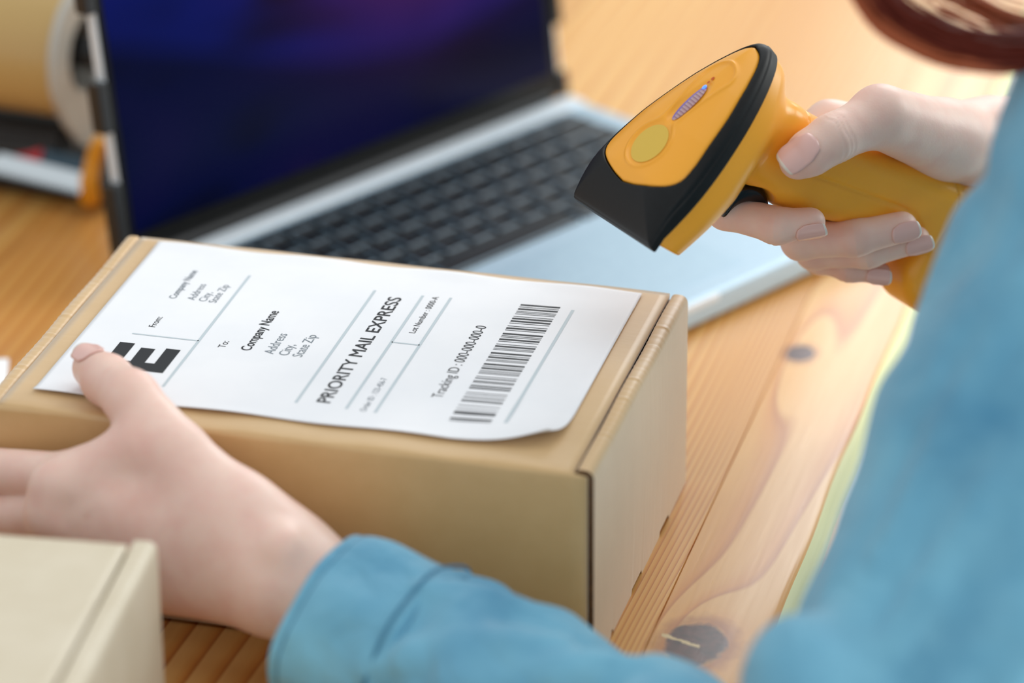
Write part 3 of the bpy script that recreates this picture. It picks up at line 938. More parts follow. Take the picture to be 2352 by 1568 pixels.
V, F = tube(spline([(0.0005, -0.0317, 0.0055), (0.0019, -0.0352, 0.0160), (0.0036, -0.0313, 0.0290), (0.0074, -0.0307, 0.0400)], 16), [0.0050, 0.0054, 0.0054, 0.0052, 0.005, 0.005, 0.0048, 0.0046, 0.0044, 0.0042, 0.0042, 0.0042, 0.0042, 0.004, 0.004, 0.0035], 14)
py_obj('tension_tab', V, F, AMBER, tg_)

# ------------------------------------------------------------------ barcode scanner
GO = np.array((-0.0217, 0.1241, 0.1414))
GA = np.array([(0.5617, 0.5630, 0.6062), (-0.6943, 0.7193, -0.0247), (-0.4499, -0.4070, 0.7949)])        # rows: nose-to-back, right, up
scanner = thing('barcode_scanner', 'yellow and black handheld barcode scanner pointed at the label', 'scanner')
GMAT = Matrix(((GA[0][0], GA[1][0], GA[2][0], GO[0]), (GA[0][1], GA[1][1], GA[2][1], GO[1]), (GA[0][2], GA[1][2], GA[2][2], GO[2]), (0, 0, 0, 1)))
def toG(P): return (P - GO) @ GA.T
def fromG(q): return GO + np.asarray(q) @ GA
def gput(o): o.matrix_local = GMAT; return o
mm = 1e-3
half = np.array([(0, 31.0), (10, 31.8), (26, 31.6), (42, 29.0), (58, 24.6), (70, 20.2), (80, 15.6), (88, 10.9), (93, 7.0), (96, 3.4), (97, 0.0)]) * mm
hs = spline(half, 160)
outline = np.vstack([hs, (hs * [1, -1])[::-1][1:]])
def poly_grid(poly, lo, hi, h):
    """exact 2-D signed distance on a grid, sampled bilinearly"""
    nx = int((hi[0] - lo[0]) / h) + 1; ny = int((hi[1] - lo[1]) / h) + 1
    X, Y_ = np.meshgrid(lo[0] + h * np.arange(nx), lo[1] + h * np.arange(ny), indexing='ij')
    P = np.stack([X.ravel(), Y_.ravel()], 1)
    d = np.full(len(P), 1e9); ins = np.zeros(len(P), bool)
    A = poly; B = np.roll(poly, -1, 0)
    for a, b in zip(A, B):
        e = b - a; l2 = e @ e
        if l2 < 1e-14: continue
        w = P - a
        t = np.clip((w @ e) / l2, 0, 1)
        d = np.minimum(d, ((w - t[:, None] * e) ** 2).sum(1))
        c1 = P[:, 1] >= a[1]; c2 = P[:, 1] < b[1]; c3 = e[0] * w[:, 1] > e[1] * w[:, 0]
        ins ^= (c1 & c2 & c3) | (~c1 & ~c2 & ~c3)
    g = np.sqrt(d) * np.where(ins, -1, 1)
    g = g.reshape(nx, ny)
    def f(x, y):
        u = np.clip((x - lo[0]) / h, 0, nx - 1.001); v = np.clip((y - lo[1]) / h, 0, ny - 1.001)
        i = u.astype(int); j = v.astype(int); a = u - i; b = v - j
        return (1 - a) * ((1 - b) * g[i, j] + b * g[i, j + 1]) + a * ((1 - b) * g[i + 1, j] + b * g[i + 1, j + 1])
    return f
OUT = poly_grid(outline, (-0.012, -0.046), (0.112, 0.046), 0.0007)
pan = []
ph = np.array([(14.0, 0.0), (15.5, 9), (18.6, 19), (22.5, 25.0), (27.5, 27.6), (34, 27.4), (42, 25.9), (58, 21.6), (70, 17.2), (80, 12.7), (87, 8.6), (91, 4.8), (93, 0.0)]) * mm
ps = spline(ph, 160)
PAN = poly_grid(np.vstack([ps, (ps * [1, -1])[::-1][1:-1]]), (-0.012, -0.046), (0.112, 0.046), 0.0007)
def dome(x, d):
    """crown height of the head; d = distance inside the outline"""
    t = np.clip(-d / (24 * mm), 0, 1)
    hmax = np.interp(x, np.array([-5, 0, 8, 20, 45, 70, 97]) * mm, np.array([3.5, 4.0, 6.0, 9.0, 10.5, 9.5, 7.0]) * mm)
    return 5.0 * mm + hmax * np.sqrt(np.clip(1 - (1 - t) ** 2.2, 0, 1)) - 3.5 * mm * np.clip(1 - x / (16 * mm), 0, 1) ** 1.5
def keyhole(x, y):
    P = np.stack([x, y, np.zeros_like(x)], 1)
    a = np.hypot(x - 33 * mm, y) - 11.5 * mm
    b = rcone(P, (50 * mm, 0, 0), (72 * mm, 0, 0), 5.0 * mm, 9.0 * mm)
    return smin(a, b, 7 * mm)
def f_panel(P):
    x, y, z = P.T
    d = OUT(x, y)
    zt = dome(x, d)
    kd = keyhole(x, y)
    zt = zt + 0.80 * mm * np.exp(-(kd / (0.85 * mm)) ** 2) - 0.35 * mm * np.clip(0.5 - kd / (0.8 * mm), 0, 1)
    led = ((x - 57.0 * mm) / (11.0 * mm)) ** 2 + (y / (4.2 * mm)) ** 2
    zt = zt - 1.2 * mm * np.clip(1.6 - led, 0, 1)
    a = (z - zt) * 0.8
    return smax(smax(a, PAN(x, y) + 0.35 * mm, 0.9 * mm), -z - 2 * mm, 0.5 * mm)
def f_band(P):
    x, y, z = P.T
    d = OUT(x, y)
    zt = dome(x, d) + 0.5 * mm
    a = smax((z - zt) * 0.8, d - 0.6 * mm, 1.2 * mm)
    a = smax(a, -(PAN(x, y) - 0.05 * mm), 0.8 * mm)
    zl = np.interp(x, np.array([0, 6, 97]) * mm, np.array([-2.2, -0.4, 0.0]) * mm)
    return smax(a, zl - z, 0.6 * mm)
# handle described along its own axis in the head's frame (x, z), as (x_back, z_back, x_front, z_front, half thickness)
HB = np.array([(70, -2), (88, -18), (93, -33.5), (104, -66), (115.3, -90), (124.5, -112), (126.5, -122)]) * mm
HF = np.array([(48, -16), (52, -34), (57.5, -57), (70, -78), (84, -104), (87, -118), (84, -132)]) * mm
HTK = np.array([13.5, 14.0, 14.5, 15.2, 15.6, 16.0, 16.4]) * mm
hb = spline(HB, 60); hf = spline(HF, 60); htk = np.interp(np.linspace(0, 6, 60), range(7), HTK)
HC = (hb + hf) / 2; HW = np.linalg.norm(hb - hf, axis=1) / 2
HPOLY = poly_grid(np.vstack([hb, hf[::-1]]), (0.030, -0.150), (0.140, 0.010), 0.0008)
TRG = (0.04481, -0.04182)
SEAMS = [([(q[0], q[2]) for q in [(0.0741, -0.0150, -0.0467), (0.0855, -0.0150, -0.0713), (0.0959, -0.0150, -0.0946), (0.0978, -0.0150, -0.1008), (0.0969, -0.0150, -0.1074), (0.0931, -0.0150, -0.1135), (0.0811, -0.0150, -0.1271)]], 0.0010),
         ([(q[0], q[2]) for q in [(0.1240, -0.0080, -0.1065), (0.1207, -0.0130, -0.1106), (0.1137, -0.0150, -0.1165)]], 0.00045),
         ([(q[0], q[2]) for q in [(0.0932, -0.0040, -0.0285), (0.0880, -0.0140, -0.0291)]], 0.00045)]
def f_handle(P):
    x, y, z = P.T
    d = HPOLY(x, z)
    i = np.clip(np.searchsorted(-HC[:, 1], -z), 0, 59)
    tk = htk[i]
    R_ = 10.5 * mm
    qx = np.maximum(d + R_, 0); qy = np.maximum(np.abs(y) - (tk - R_), 0)
    a = np.minimum(np.maximum(d + R_, np.abs(y) - (tk - R_)), 0) + np.hypot(qx, qy) - R_
    # seam lines: side panel outline and the ring near the end
    gro = np.zeros_like(x)
    for line, wd in SEAMS:
        dm = np.full_like(x, 1.0)
        for (ax_, az_), (bx_, bz_) in zip(line[:-1], line[1:]):
            ex, ez = bx_ - ax_, bz_ - az_
            t = np.clip(((x - ax_) * ex + (z - az_) * ez) / (ex * ex + ez * ez), 0, 1)
            dm = np.minimum(dm, np.hypot(x - ax_ - t * ex, z - az_ - t * ez))
        gro = np.maximum(gro, np.exp(-(dm / wd) ** 2))
    a = smax(a, -(np.hypot(x - TRG[0], z - TRG[1]) - 11.9 * mm), 0.8 * mm)
    return a + 0.75 * mm * gro
def f_lower(P):
    x, y, z = P.T
    d = OUT(x, y) + 0.5 * mm
    R_ = 11 * mm
    hbm = np.interp(x, np.array([0, 40, 70, 97]) * mm, np.array([17, 21, 20, 15]) * mm)
    dz = -z - hbm
    qx = np.maximum(d + R_, 0); qy = np.maximum(dz + R_, 0)
    a = np.minimum(np.maximum(d + R_, dz + R_), 0) + np.hypot(qx, qy) - R_
    a = smax(a, z - 0.5 * mm, 0.5 * mm)
    a = smax(a, 2.5 * mm - x - 0.28 * (z), 0.8 * mm)
    return smin(a, f_handle(P), 7 * mm)
gput(sdf_obj('body', f_lower, (-0.004, -0.036, -0.142), (0.134, 0.036, 0.004), 0.00075, YELLOW, scanner))
gput(sdf_obj('bumper', f_band, (-0.006, -0.037, -0.006), (0.103, 0.037, 0.024), 0.00055, RUBBER, scanner))
panel = gput(sdf_obj('top_panel', f_panel, (0.008, -0.034, -0.005), (0.099, 0.034, 0.024), 0.00055, YELLOW, scanner))
# scan window in the nose
def f_win(P):
    x, y, z = P.T
    return smax(smax(np.abs(x + 0.28 * z - 6.6 * mm) - 1.5 * mm, np.abs(y) - 25 * mm, 1 * mm), np.abs(z + 8 * mm) - 7.5 * mm, 1 * mm)
gput(sdf_obj('scan_window', f_win, (-0.002, -0.03, -0.02), (0.010, 0.03, 0.004), 0.001, TRIG, scanner))
def on_crown(x, y):
    d = float(OUT(np.array([x]), np.array([y]))[0]); return float(dome(np.array([x]), np.array([d]))[0])
def crown_patch(name, cx, rx, ry, lift, mat, cy=0.0, nr=7, na=40, bulge=0.0, xoff=None):
    V = [(cx, cy, on_crown(cx, cy) + lift + bulge)]; F = []
    for i in range(1, nr + 1):
        t = i / nr
        for k in range(na):
            a = 2 * math.pi * k / na
            x = cx + rx * t * math.cos(a); y = cy + ry * t * math.sin(a)
            V.append((x, y, on_crown(x, y) + lift + bulge * (1 - t * t)))
    for k in range(na): F.append((0, 1 + k, 1 + (k + 1) % na))
    for i in range(nr - 1):
        for k in range(na):
            a = 1 + i * na + k; b = 1 + i * na + (k + 1) % na
            F.append((a, a + na, b + na, b))
    return gput(py_obj(name, V, F, mat, scanner))
crown_patch('badge', 33.0 * mm, 9.4 * mm, 9.4 * mm, -0.00012, BADGE, bulge=0.0002)
crown_patch('indicator_lens', 56.5 * mm, 10.0 * mm, 3.0 * mm, -0.0010, LENS, bulge=0.0010)
crown_patch('indicator_light', 65.6 * mm, 1.2 * mm, 1.0 * mm, -0.0004, LED, bulge=0.0004, nr=3, na=16)
crown_patch('sound_hole', 70.6 * mm, 0.9 * mm, 0.75 * mm, -0.0001, HOLE, nr=2, na=16)
crown_patch('sound_hole', 68.2 * mm, 0.75 * mm, 0.6 * mm, -0.0001, HOLE, nr=2, na=16)
def f_trig(P):
    x, y, z = P.T
    a = smax(np.hypot(x - TRG[0], z - TRG[1]) - 11.0 * mm, -(np.hypot(x - TRG[0] + 5 * mm, z - TRG[1] + 5 * mm) - 11 * mm), 1.5 * mm)
    return smax(a, np.abs(y) - 6.5 * mm, 2.5 * mm)
gput(sdf_obj('trigger', f_trig, (0.030, -0.02, -0.075), (0.075, 0.02, -0.025), 0.0009, TRIG, scanner))
def f_cap(P):
    a = rcone(P, (114 * mm, 0, -127 * mm), (90 * mm, 0, -138 * mm), 10.5 * mm, 12.0 * mm)
    x, y, z = P.T
    b = (np.hypot(np.maximum(np.abs(y) - 8 * mm, 0), np.maximum(rcone(P * [1, 0, 1], (114 * mm, 0, -129 * mm), (91 * mm, 0, -139 * mm), 9.0 * mm, 10.0 * mm), 0)) - 8.5 * mm)
    return smin(a, b, 4 * mm)
gput(sdf_obj('handle_cap', f_cap, (0.060, -0.026, -0.168), (0.138, 0.026, -0.100), 0.001, YELLOW, scanner))
# ------------------------------------------------------------------ person
person = thing('person', 'person in a blue chambray shirt holding the box and a yellow scanner', 'person', (0.25, 0.08, 0.0))
def P_(o):
    o.parent = person
    o.matrix_parent_inverse = Matrix.Translation((-0.25, -0.08, 0.0))
    return o

# right hand, closed round the scanner's grip (seen from its thumb side)
R_wrist = np.array((0.1180, 0.2642, 0.1306)); R_arm = np.array((0.1627, 0.3147, 0.1028))
RF = {
 'thumb': ([(0.0978, 0.2314, 0.1471), (0.0763, 0.1906, 0.1718), (0.0601, 0.1700, 0.1687), (0.0524, 0.1631, 0.1645), (0.0474, 0.1602, 0.1613)], [0.0150, 0.0118, 0.0098, 0.0090, 0.0076]),
 'index': ([(0.0491, 0.2234, 0.1519), (0.0163, 0.1675, 0.1328), (0.0391, 0.1630, 0.1298), (0.0526, 0.1663, 0.1316)], [0.0098, 0.0080, 0.0074, 0.0062]),
 'middle': ([(0.0585, 0.2362, 0.1391), (0.0439, 0.1906, 0.1114), (0.0679, 0.1889, 0.1162), (0.0861, 0.1983, 0.1192)], [0.0100, 0.0078, 0.0076, 0.0066]),
 'ring': ([(0.0694, 0.2464, 0.1288), (0.0472, 0.2045, 0.1002), (0.0713, 0.2001, 0.1052), (0.0910, 0.2082, 0.1095)], [0.0095, 0.0070, 0.0068, 0.0058]),
 'little': ([(0.0802, 0.2524, 0.1192), (0.0479, 0.2133, 0.0928), (0.0623, 0.2078, 0.0926), (0.0752, 0.2104, 0.0912)], [0.0085, 0.0056, 0.0052, 0.0048]),
}
def f_rhand(P):
    palm = rcone(P, R_arm, R_wrist, 0.0235, 0.0215)
    for k in ('index', 'middle', 'ring', 'little'):
        palm = smin(palm, rcone(P, R_wrist + (np.array(RF[k][0][0]) - R_wrist) * 0.12, RF[k][0][0], 0.0175, RF[k][1][0]), 0.008)
    th = chain(P, [np.array(a) for a in RF['thumb'][0]], RF['thumb'][1], 0.004)
    th = smin(th, rcone(P, RF['thumb'][0][0], R_wrist, 0.0150, 0.0190), 0.010)
    th = smin(th, rcone(P, RF['thumb'][0][1], RF['thumb'][0][0], 0.0118, 0.0150), 0.006)
    # knuckle folds on the thumb joint
    j = np.array(RF['thumb'][0][2]); ax = np.array(RF['thumb'][0][1]) - j; ax /= np.linalg.norm(ax)
    s = (P - j) @ ax; rr = np.linalg.norm(P - j, axis=1)
    for s0 in (-0.0020, 0.0004, 0.0026):
        w = s0 + 0.0006 * np.sin(P[:, 0] * 900 + s0 * 5000)
        th = th + 0.00030 * np.exp(-((s - w) / 0.00055) ** 2) * (rr < 0.018)
    d = smin(palm, th, 0.012)
    for k in ('index', 'middle', 'ring', 'little'):
        c = chain(P, [np.array(a) for a in RF[k][0]], RF[k][1], 0.0035)
        for q in (2,):
            j = np.array(RF[k][0][q]); ax = np.array(RF[k][0][q + 1]) - np.array(RF[k][0][q - 1]); ax /= np.linalg.norm(ax)
            s = (P - j) @ ax; rr = np.linalg.norm(P - j, axis=1)
            for s0 in (-0.0012, 0.0014): c = c + 0.00022 * np.exp(-((s - s0) / 0.0005) ** 2) * (rr < 0.012)
        root = smin(palm, c, 0.006)
        near = np.linalg.norm(P - np.array(RF[k][0][0]), axis=1)
        t = np.clip((near - 0.018) / 0.010, 0, 1)
        d = np.minimum(d, (1 - t) * root + t * c)
    return d
rv, rf_ = mesh_sdf(f_rhand, np.array((0.0126, 0.1581, 0.1664)) * 0 + (0.0000, 0.0950, 0.0750), (0.2050, 0.3050, 0.2250), 0.0010, newton=1)

# left hand, thumb on the label and fingers along the front of the box
L_wrist = np.array((-0.1110, -0.0400, 0.0523)); L_arm = np.array((-0.0475, -0.0701, 0.0322))
LF = {
 'thumb': ([(-0.1342, -0.0340, 0.0734), (-0.1628, -0.0220, 0.0905), (-0.1873, -0.0054, 0.1039), (-0.2032, 0.0104, 0.1021), (-0.2139, 0.0223, 0.1004)], [0.0150, 0.0125, 0.0108, 0.0100, 0.0084]),
 'index': ([(-0.2023, -0.0260, 0.0751), (-0.2536, -0.0130, 0.0669), (-0.2665, -0.0060, 0.0669), (-0.2650, 0.0160, 0.0689)], [0.0108, 0.0094, 0.0084, 0.0068]),
 'middle': ([(-0.2081, -0.0300, 0.0619), (-0.2597, -0.0160, 0.0449), (-0.2685, -0.0040, 0.0449), (-0.2655, 0.0200, 0.0449)], [0.0115, 0.0090, 0.0082, 0.0068]),
 'ring': ([(-0.2016, -0.0300, 0.0462), (-0.2547, -0.0180, 0.0249), (-0.2655, -0.0080, 0.0229), (-0.2645, 0.0140, 0.0219)], [0.0108, 0.0085, 0.0076, 0.0064]),
 'little': ([(-0.1903, -0.0280, 0.0322), (-0.2331, -0.0180, 0.0076), (-0.2420, -0.0130, 0.0046), (-0.2610, -0.0100, 0.0036)], [0.0098, 0.0075, 0.0068, 0.0058]),
}
def f_lhand(P):
    palm = rcone(P, L_arm, L_wrist, 0.0228, 0.0205)
    for k in ('index', 'middle', 'ring', 'little'):
        palm = smin(palm, rcone(P, L_wrist + (np.array(LF[k][0][0]) - L_wrist) * 0.10, LF[k][0][0], 0.0185, LF[k][1][0] + 0.0010), 0.010)
    th = chain(P, [np.array(a) for a in LF['thumb'][0]], LF['thumb'][1], 0.004)
    th = smin(th, rcone(P, LF['thumb'][0][0], L_wrist, 0.0150, 0.0185), 0.010)
    d = smin(palm, th, 0.016)
    d = smin(d, rcone(P, (-0.1785, -0.0220, 0.0924), (-0.2013, -0.0260, 0.0768), 0.0100, 0.0100), 0.008)
    for q, r_ in (((-0.2117, -0.0335, 0.0762), 0.0085), ((-0.2128, -0.0375, 0.0637), 0.0085), ((-0.1096, -0.0520, 0.0728), 0.006)):      # knuckles, wrist bone
        d = smin(d, np.linalg.norm(P - np.array(q), axis=1) - r_, 0.009)
    d = smax(d, -rcone(P, (-0.1990, -0.0520, 0.0712), (-0.1739, -0.0590, 0.0870), 0.0055, 0.0050), 0.008)                             # hollow between the knuckles
    for k in ('index', 'middle', 'ring', 'little'):
        c = chain(P, [np.array(a) for a in LF[k][0]], LF[k][1], 0.0035)
        root = smin(palm, c, 0.007)
        near = np.linalg.norm(P - np.array(LF[k][0][0]), axis=1)
        t = np.clip((near - 0.020) / 0.012, 0, 1)
        d = np.minimum(d, (1 - t) * root + t * c)
    return d
lv, lf_ = mesh_sdf(f_lhand, (-0.300, -0.135, -0.005), (-0.020, 0.048, 0.120), 0.0013, newton=1)

# the rest of the body, mostly inside the clothes or out of the frame
E_l = np.array((0.1284, -0.1146, 0.0246)); S_l = np.array((0.2171, 0.0422, 0.2545))
E_r = np.array((0.300, 0.285, 0.120)); S_r = np.array((0.330, 0.245, 0.300))
HEAD = np.array((0.225, 0.088, 0.500)); FD = np.array((-0.80, -0.02, -0.60)); FD /= np.linalg.norm(FD)   # looking down at the label
HUP = np.array((-0.60, 0.0, 0.80)); HUP /= np.linalg.norm(HUP); HS = np.cross(HUP, FD); HS /= np.linalg.norm(HS); HUP = np.cross(FD, HS)
HR = np.stack([FD, HS, HUP], 1)
def f_body(P):
    d = rcone(P, (0.340, 0.095, -0.20), (0.315, 0.110, 0.20), 0.100, 0.100)
    d = smin(d, rcone(P, S_l + (S_r - S_l) * 0.12, S_r - (S_r - S_l) * 0.12, 0.055, 0.055), 0.05)
    d = smin(d, rcone(P, S_l, E_l, 0.040, 0.028), 0.01)
    d = smin(d, rcone(P, E_l, L_arm, 0.0235, 0.0225), 0.004)
    d = smin(d, rcone(P, S_r, E_r, 0.042, 0.034), 0.02)
    d = smin(d, rcone(P, E_r, R_arm, 0.034, 0.0240), 0.01)
    d = smin(d, rcone(P, (0.300, 0.110, 0.29), HEAD - HUP * 0.06 - FD * 0.03, 0.050, 0.046), 0.03)
    h = ellipsoid(P, HEAD + HUP * 0.025 - FD * 0.012, (0.098, 0.074, 0.098), HR)
    h = smin(h, ellipsoid(P, HEAD - HUP * 0.045 + FD * 0.030, (0.055, 0.054, 0.066), HR), 0.03)
    h = smin(h, rcone(P, HEAD + FD * 0.082 + HUP * 0.012, HEAD + FD * 0.106 - HUP * 0.026, 0.007, 0.010), 0.012)      # nose
    for s in (-1, 1):
        h = smin(h, ellipsoid(P, HEAD + HS * s * 0.076 - FD * 0.012 - HUP * 0.01, (0.016, 0.007, 0.028), HR), 0.006)  # ears
        h = smax(h, -(np.linalg.norm(P - (HEAD + HS * s * 0.032 + FD * 0.100 + HUP * 0.014), axis=1) - 0.017), 0.012)  # eye sockets
        d = smin(d, rcone(P, (0.31, 0.10 + s * 0.085, -0.22), (-0.02, 0.12 + s * 0.10, -0.185), 0.075, 0.055), 0.04)   # thighs
        d = smin(d, rcone(P, (-0.02, 0.12 + s * 0.10, -0.185), (0.02, 0.12 + s * 0.10, -0.66), 0.052, 0.036), 0.03)    # shins
        d = smin(d, rcone(P, (0.02, 0.12 + s * 0.10, -0.715), (-0.13, 0.12 + s * 0.11, -0.730), 0.035, 0.026), 0.03)   # feet
    return smin(d, h, 0.02)
bv_, bf_ = mesh_sdf(f_body, (-0.22, -0.20, -0.765), (0.46, 0.40, 0.68), 0.0065, newton=1)
allV = np.vstack([rv, lv, bv_]); allF = np.vstack([rf_, lf_ + len(rv), bf_ + len(rv) + len(lv)])
me = np_mesh('body', allV, allF); me.materials.append(SKIN)
P_(link('body', me))

def nail(f, base, tip, nrm, length, width, start=0.25, tipfrac=0.09, lim_=0.55):
    """a nail plate laid on the finger surface: base->tip is the last bone, nrm points out of the nail"""
    base = np.array(base); tip = np.array(tip); nrm = np.array(nrm, float)
    a = (tip - base) / np.linalg.norm(tip - base)
    nrm = nrm - a * (nrm @ a); nrm /= np.linalg.norm(nrm)
    s = np.cross(nrm, a)
    n1, n2 = 14, 11
    pts = []
    for i in range(n1 + 1):
        u = i / n1
        for j in range(n2 + 1):
            v = j / n2 * 2 - 1
            wv = width / 2 * (1 - 0.30 * max(0.0, 0.30 - u) / 0.30 - 0.22 * max(0.0, (u - 0.72) / 0.28) ** 2)
            uu = u + (1 - v * v) * 0.10 * (u > 0.5) * (u - 0.5) * 2 - (1 - v * v) * 0.08 * (u < 0.3) * (0.3 - u) / 0.3
            pts.append(tip + a * (length * (uu - start - 0.62)) + s * wv * v + nrm * 0.016)
    Q = np.array(pts)
    for _ in range(50):
        dd = f(Q); Q = Q - nrm * np.clip(dd, -0.001, 0.003)[:, None] * 0.85
    # keep the plate one shallow arch even past the fingertip
    hgt = (Q - tip) @ nrm
    Hg = hgt.reshape(n1 + 1, n2 + 1).copy()
    cen = Hg[:, n2 // 2: n2 // 2 + 2].max(1)
    lim = int(n1 * lim_)
    for i in range(lim + 1, n1 + 1): cen[i] = cen[lim] + min(0.0, cen[lim] - cen[lim - 3]) / 3 * (i - lim) * 0.6
    drop = np.clip(cen[:, None] - Hg, 0, width * 0.17)
    drop[lim + 1:] = drop[lim]
    Hg = cen[:, None] - drop
    Q = Q + nrm[None] * (Hg.ravel() - hgt)[:, None] + nrm * 0.00030
    F = []
    for i in range(n1):
        for j in range(n2):
            q = i * (n2 + 1) + j
            F.append((q, q + 1, q + n2 + 2, q + n2 + 1))
    o = py_obj('fingernail', Q, F, NAIL)
    o.data.materials.append(NAIL_TIP)
    for i in range(n1):
        for j in range(n2):
            if i >= n1 * (1 - tipfrac): o.data.polygons[i * n2 + j].material_index = 1
    so = o.modifiers.new('thickness', 'SOLIDIFY'); so.thickness = 0.0005; so.offset = -1
    return P_(o)
camdir = np.array((0.2371, -0.8683, 0.4356)); camup = np.array((-0.1064, 0.4225, 0.9001)); camr = np.array((0.9656, 0.2598, -0.0078))
nail(f_rhand, RF['thumb'][0][2], RF['thumb'][0][4], camdir * 0.95 + camup * 0.30 - camr * 0.1, 0.0150, 0.0128, start=-0.08)
nail(f_rhand, RF['index'][0][2], RF['index'][0][3], camdir * 0.62 - camup * 0.75 + camr * 0.1, 0.0112, 0.0092, start=-0.10)
nail(f_rhand, RF['middle'][0][2], RF['middle'][0][3], camdir * 0.86 - camup * 0.40 + camr * 0.3, 0.0112, 0.0092, start=-0.10)
nail(f_rhand, RF['ring'][0][2], RF['ring'][0][3], camdir * 0.80 - camup * 0.50 + camr * 0.3, 0.0108, 0.0088, start=-0.12)
nail(f_rhand, RF['little'][0][2], RF['little'][0][3], camdir * 0.82 - camup * 0.45 + camr * 0.2, 0.0095, 0.0076, start=-0.08)
nail(f_lhand, LF['thumb'][0][2], LF['thumb'][0][4], (-0.55, 0.35, 0.62), 0.0140, 0.0120, start=-0.08)
for k in ('index', 'middle', 'ring', 'little'):
    nail(f_lhand, LF[k][0][2], LF[k][0][3], (-0.3, -1, 0.1) if k == 'little' else (-1, -0.1, 0.1), 0.0105, 0.0088, start=-0.08)

# shirt: torso and both sleeves as one garment, with folds
C_l = np.array((-0.0915, -0.0595, 0.0406))       # where the left cuff opens
axF = (E_l - C_l) / np.linalg.norm(E_l - C_l)
axU = (S_l - E_l) / np.linalg.norm(S_l - E_l)
FOLD_F = [(0.46, 50, 0.17, -8, 0.0330, 0.0095), (0.32, 74, 0.17, 48, 0.0320, 0.0085), (0.60, 55, 0.36, 5, 0.0310, 0.0095), (0.30, -5, 0.22, -50, 0.0350, 0.0090), (0.66, 36, 0.60, -10, 0.0345, 0.0095)]
FOLD_U = [(0.02, 30, 0.55, 12, 0.0520, 0.0070), (0.10, -20, 0.80, -34, 0.0535, 0.0080), (0.30, 45, 0.95, 30, 0.0535, 0.0060), (-0.02, 5, 0.22, -8, 0.0490, 0.0070)]
def folds(P, ax, org, amp, seed):
    s = (P - org) @ ax
    n = vnoise(P, 22, seed); n2 = vnoise(P, 55, seed + 3)
    return amp * (np.sin(s * 130 + n * 3.2 + vnoise(P, 9, seed + 9) * 4) * 0.65 + n * 0.75 + n2 * 0.40)
def ridges(P, A, B, lst, d):
    """raised folds lying on a sleeve: (s, angle from the camera side, ...) along the axis A-B"""
    a = (B - A) / np.linalg.norm(B - A)
    u = camdir - a * (camdir @ a); u /= np.linalg.norm(u); w = np.cross(a, u)
    if w @ camup < 0: w = -w
    for (s0, p0, s1, p1, rad, r) in lst:
        q = []
        for t in np.linspace(0, 1, 5):
            s = s0 + (s1 - s0) * t; ph = math.radians(p0 + (p1 - p0) * t)
            q.append(A + (B - A) * s + (u * math.cos(ph) + w * math.sin(ph)) * rad)
        d = smin(d, chain(P, q, [r * 0.6, r, r * 1.1, r, r * 0.5], 0.002), 0.005)
    return d
def f_shirt(P):
    tor = rcone(P, (0.345, 0.095, -0.14), (0.325, 0.105, 0.21), 0.122, 0.112)
    tor = smin(tor, rcone(P, S_l + (S_r - S_l) * 0.10, S_r - (S_r - S_l) * 0.10, 0.066, 0.064), 0.05)
    tor = tor + folds(P, np.array([0.2, 0.9, 0.3]), np.zeros(3), 0.006, 5)
    q1 = C_l + (E_l - C_l) * 0.12; q2 = C_l + (E_l - C_l) * 0.42; q3 = C_l + (E_l - C_l) * 0.72
    fore = chain(P, [q1, q2, q3, E_l], [0.0362, 0.0310, 0.0285, 0.0400], 0.012)
    fore = fore - 0.0015 + np.clip((((P - C_l) @ axF) - 0.030) / 0.040, 0, 1) * folds(P, (axF + np.array([0.0, -0.3, 0.7])) / 1.25, E_l, 0.0085, 2)
    fore = ridges(P, C_l, E_l, FOLD_F, fore)
    upp = chain(P, [E_l, E_l + (S_l - E_l) * 0.5, S_l], [0.0490, 0.0560, 0.0620], 0.01)
    upp = upp + folds(P, np.array((0.9374, 0.0852, -0.3403)), S_l, 0.0030, 4)
    upp = smin(upp, rcone(P, (0.1311, -0.0447, 0.1395), (0.1316, -0.0732, 0.1168), 0.0110, 0.0150), 0.006)
    upp = smin(upp, rcone(P, (0.1489, 0.0006, 0.2086), (0.1416, -0.0161, 0.1793), 0.0130, 0.0130), 0.018)
    upp = ridges(P, E_l, S_l, FOLD_U, upp)
    # blob of gathered cloth in the crook of the elbow
    cro = ellipsoid(P, np.array((0.1075, -0.1346, 0.0880)), (0.020, 0.024, 0.028))
    d = smin(fore, upp, 0.016)
    d = smin(d, cro, 0.022)
    rs = chain(P, [S_r, E_r, E_r + (R_arm - E_r) * 0.72], [0.060, 0.052, 0.038], 0.02) + folds(P, np.array([0.6, 0.3, 0.7]), E_r, 0.004, 8)
    tor = smin(tor, rs, 0.03)
    d = smin(d, tor, 0.012)
    # the sleeve lies on the table top up to its edge
    return smax(d, 0.0010 - P[:, 2] - 3.0 * np.maximum(P[:, 0] - TX, 0.0), 0.004)
V, F = mesh_sdf(f_shirt, (-0.10, -0.215, -0.27), (0.455, 0.40, 0.38), 0.0036, newton=1, slack=1.6)
me = np_mesh('shirt', V, F); me.materials.append(DENIM)
P_(link('shirt', me))

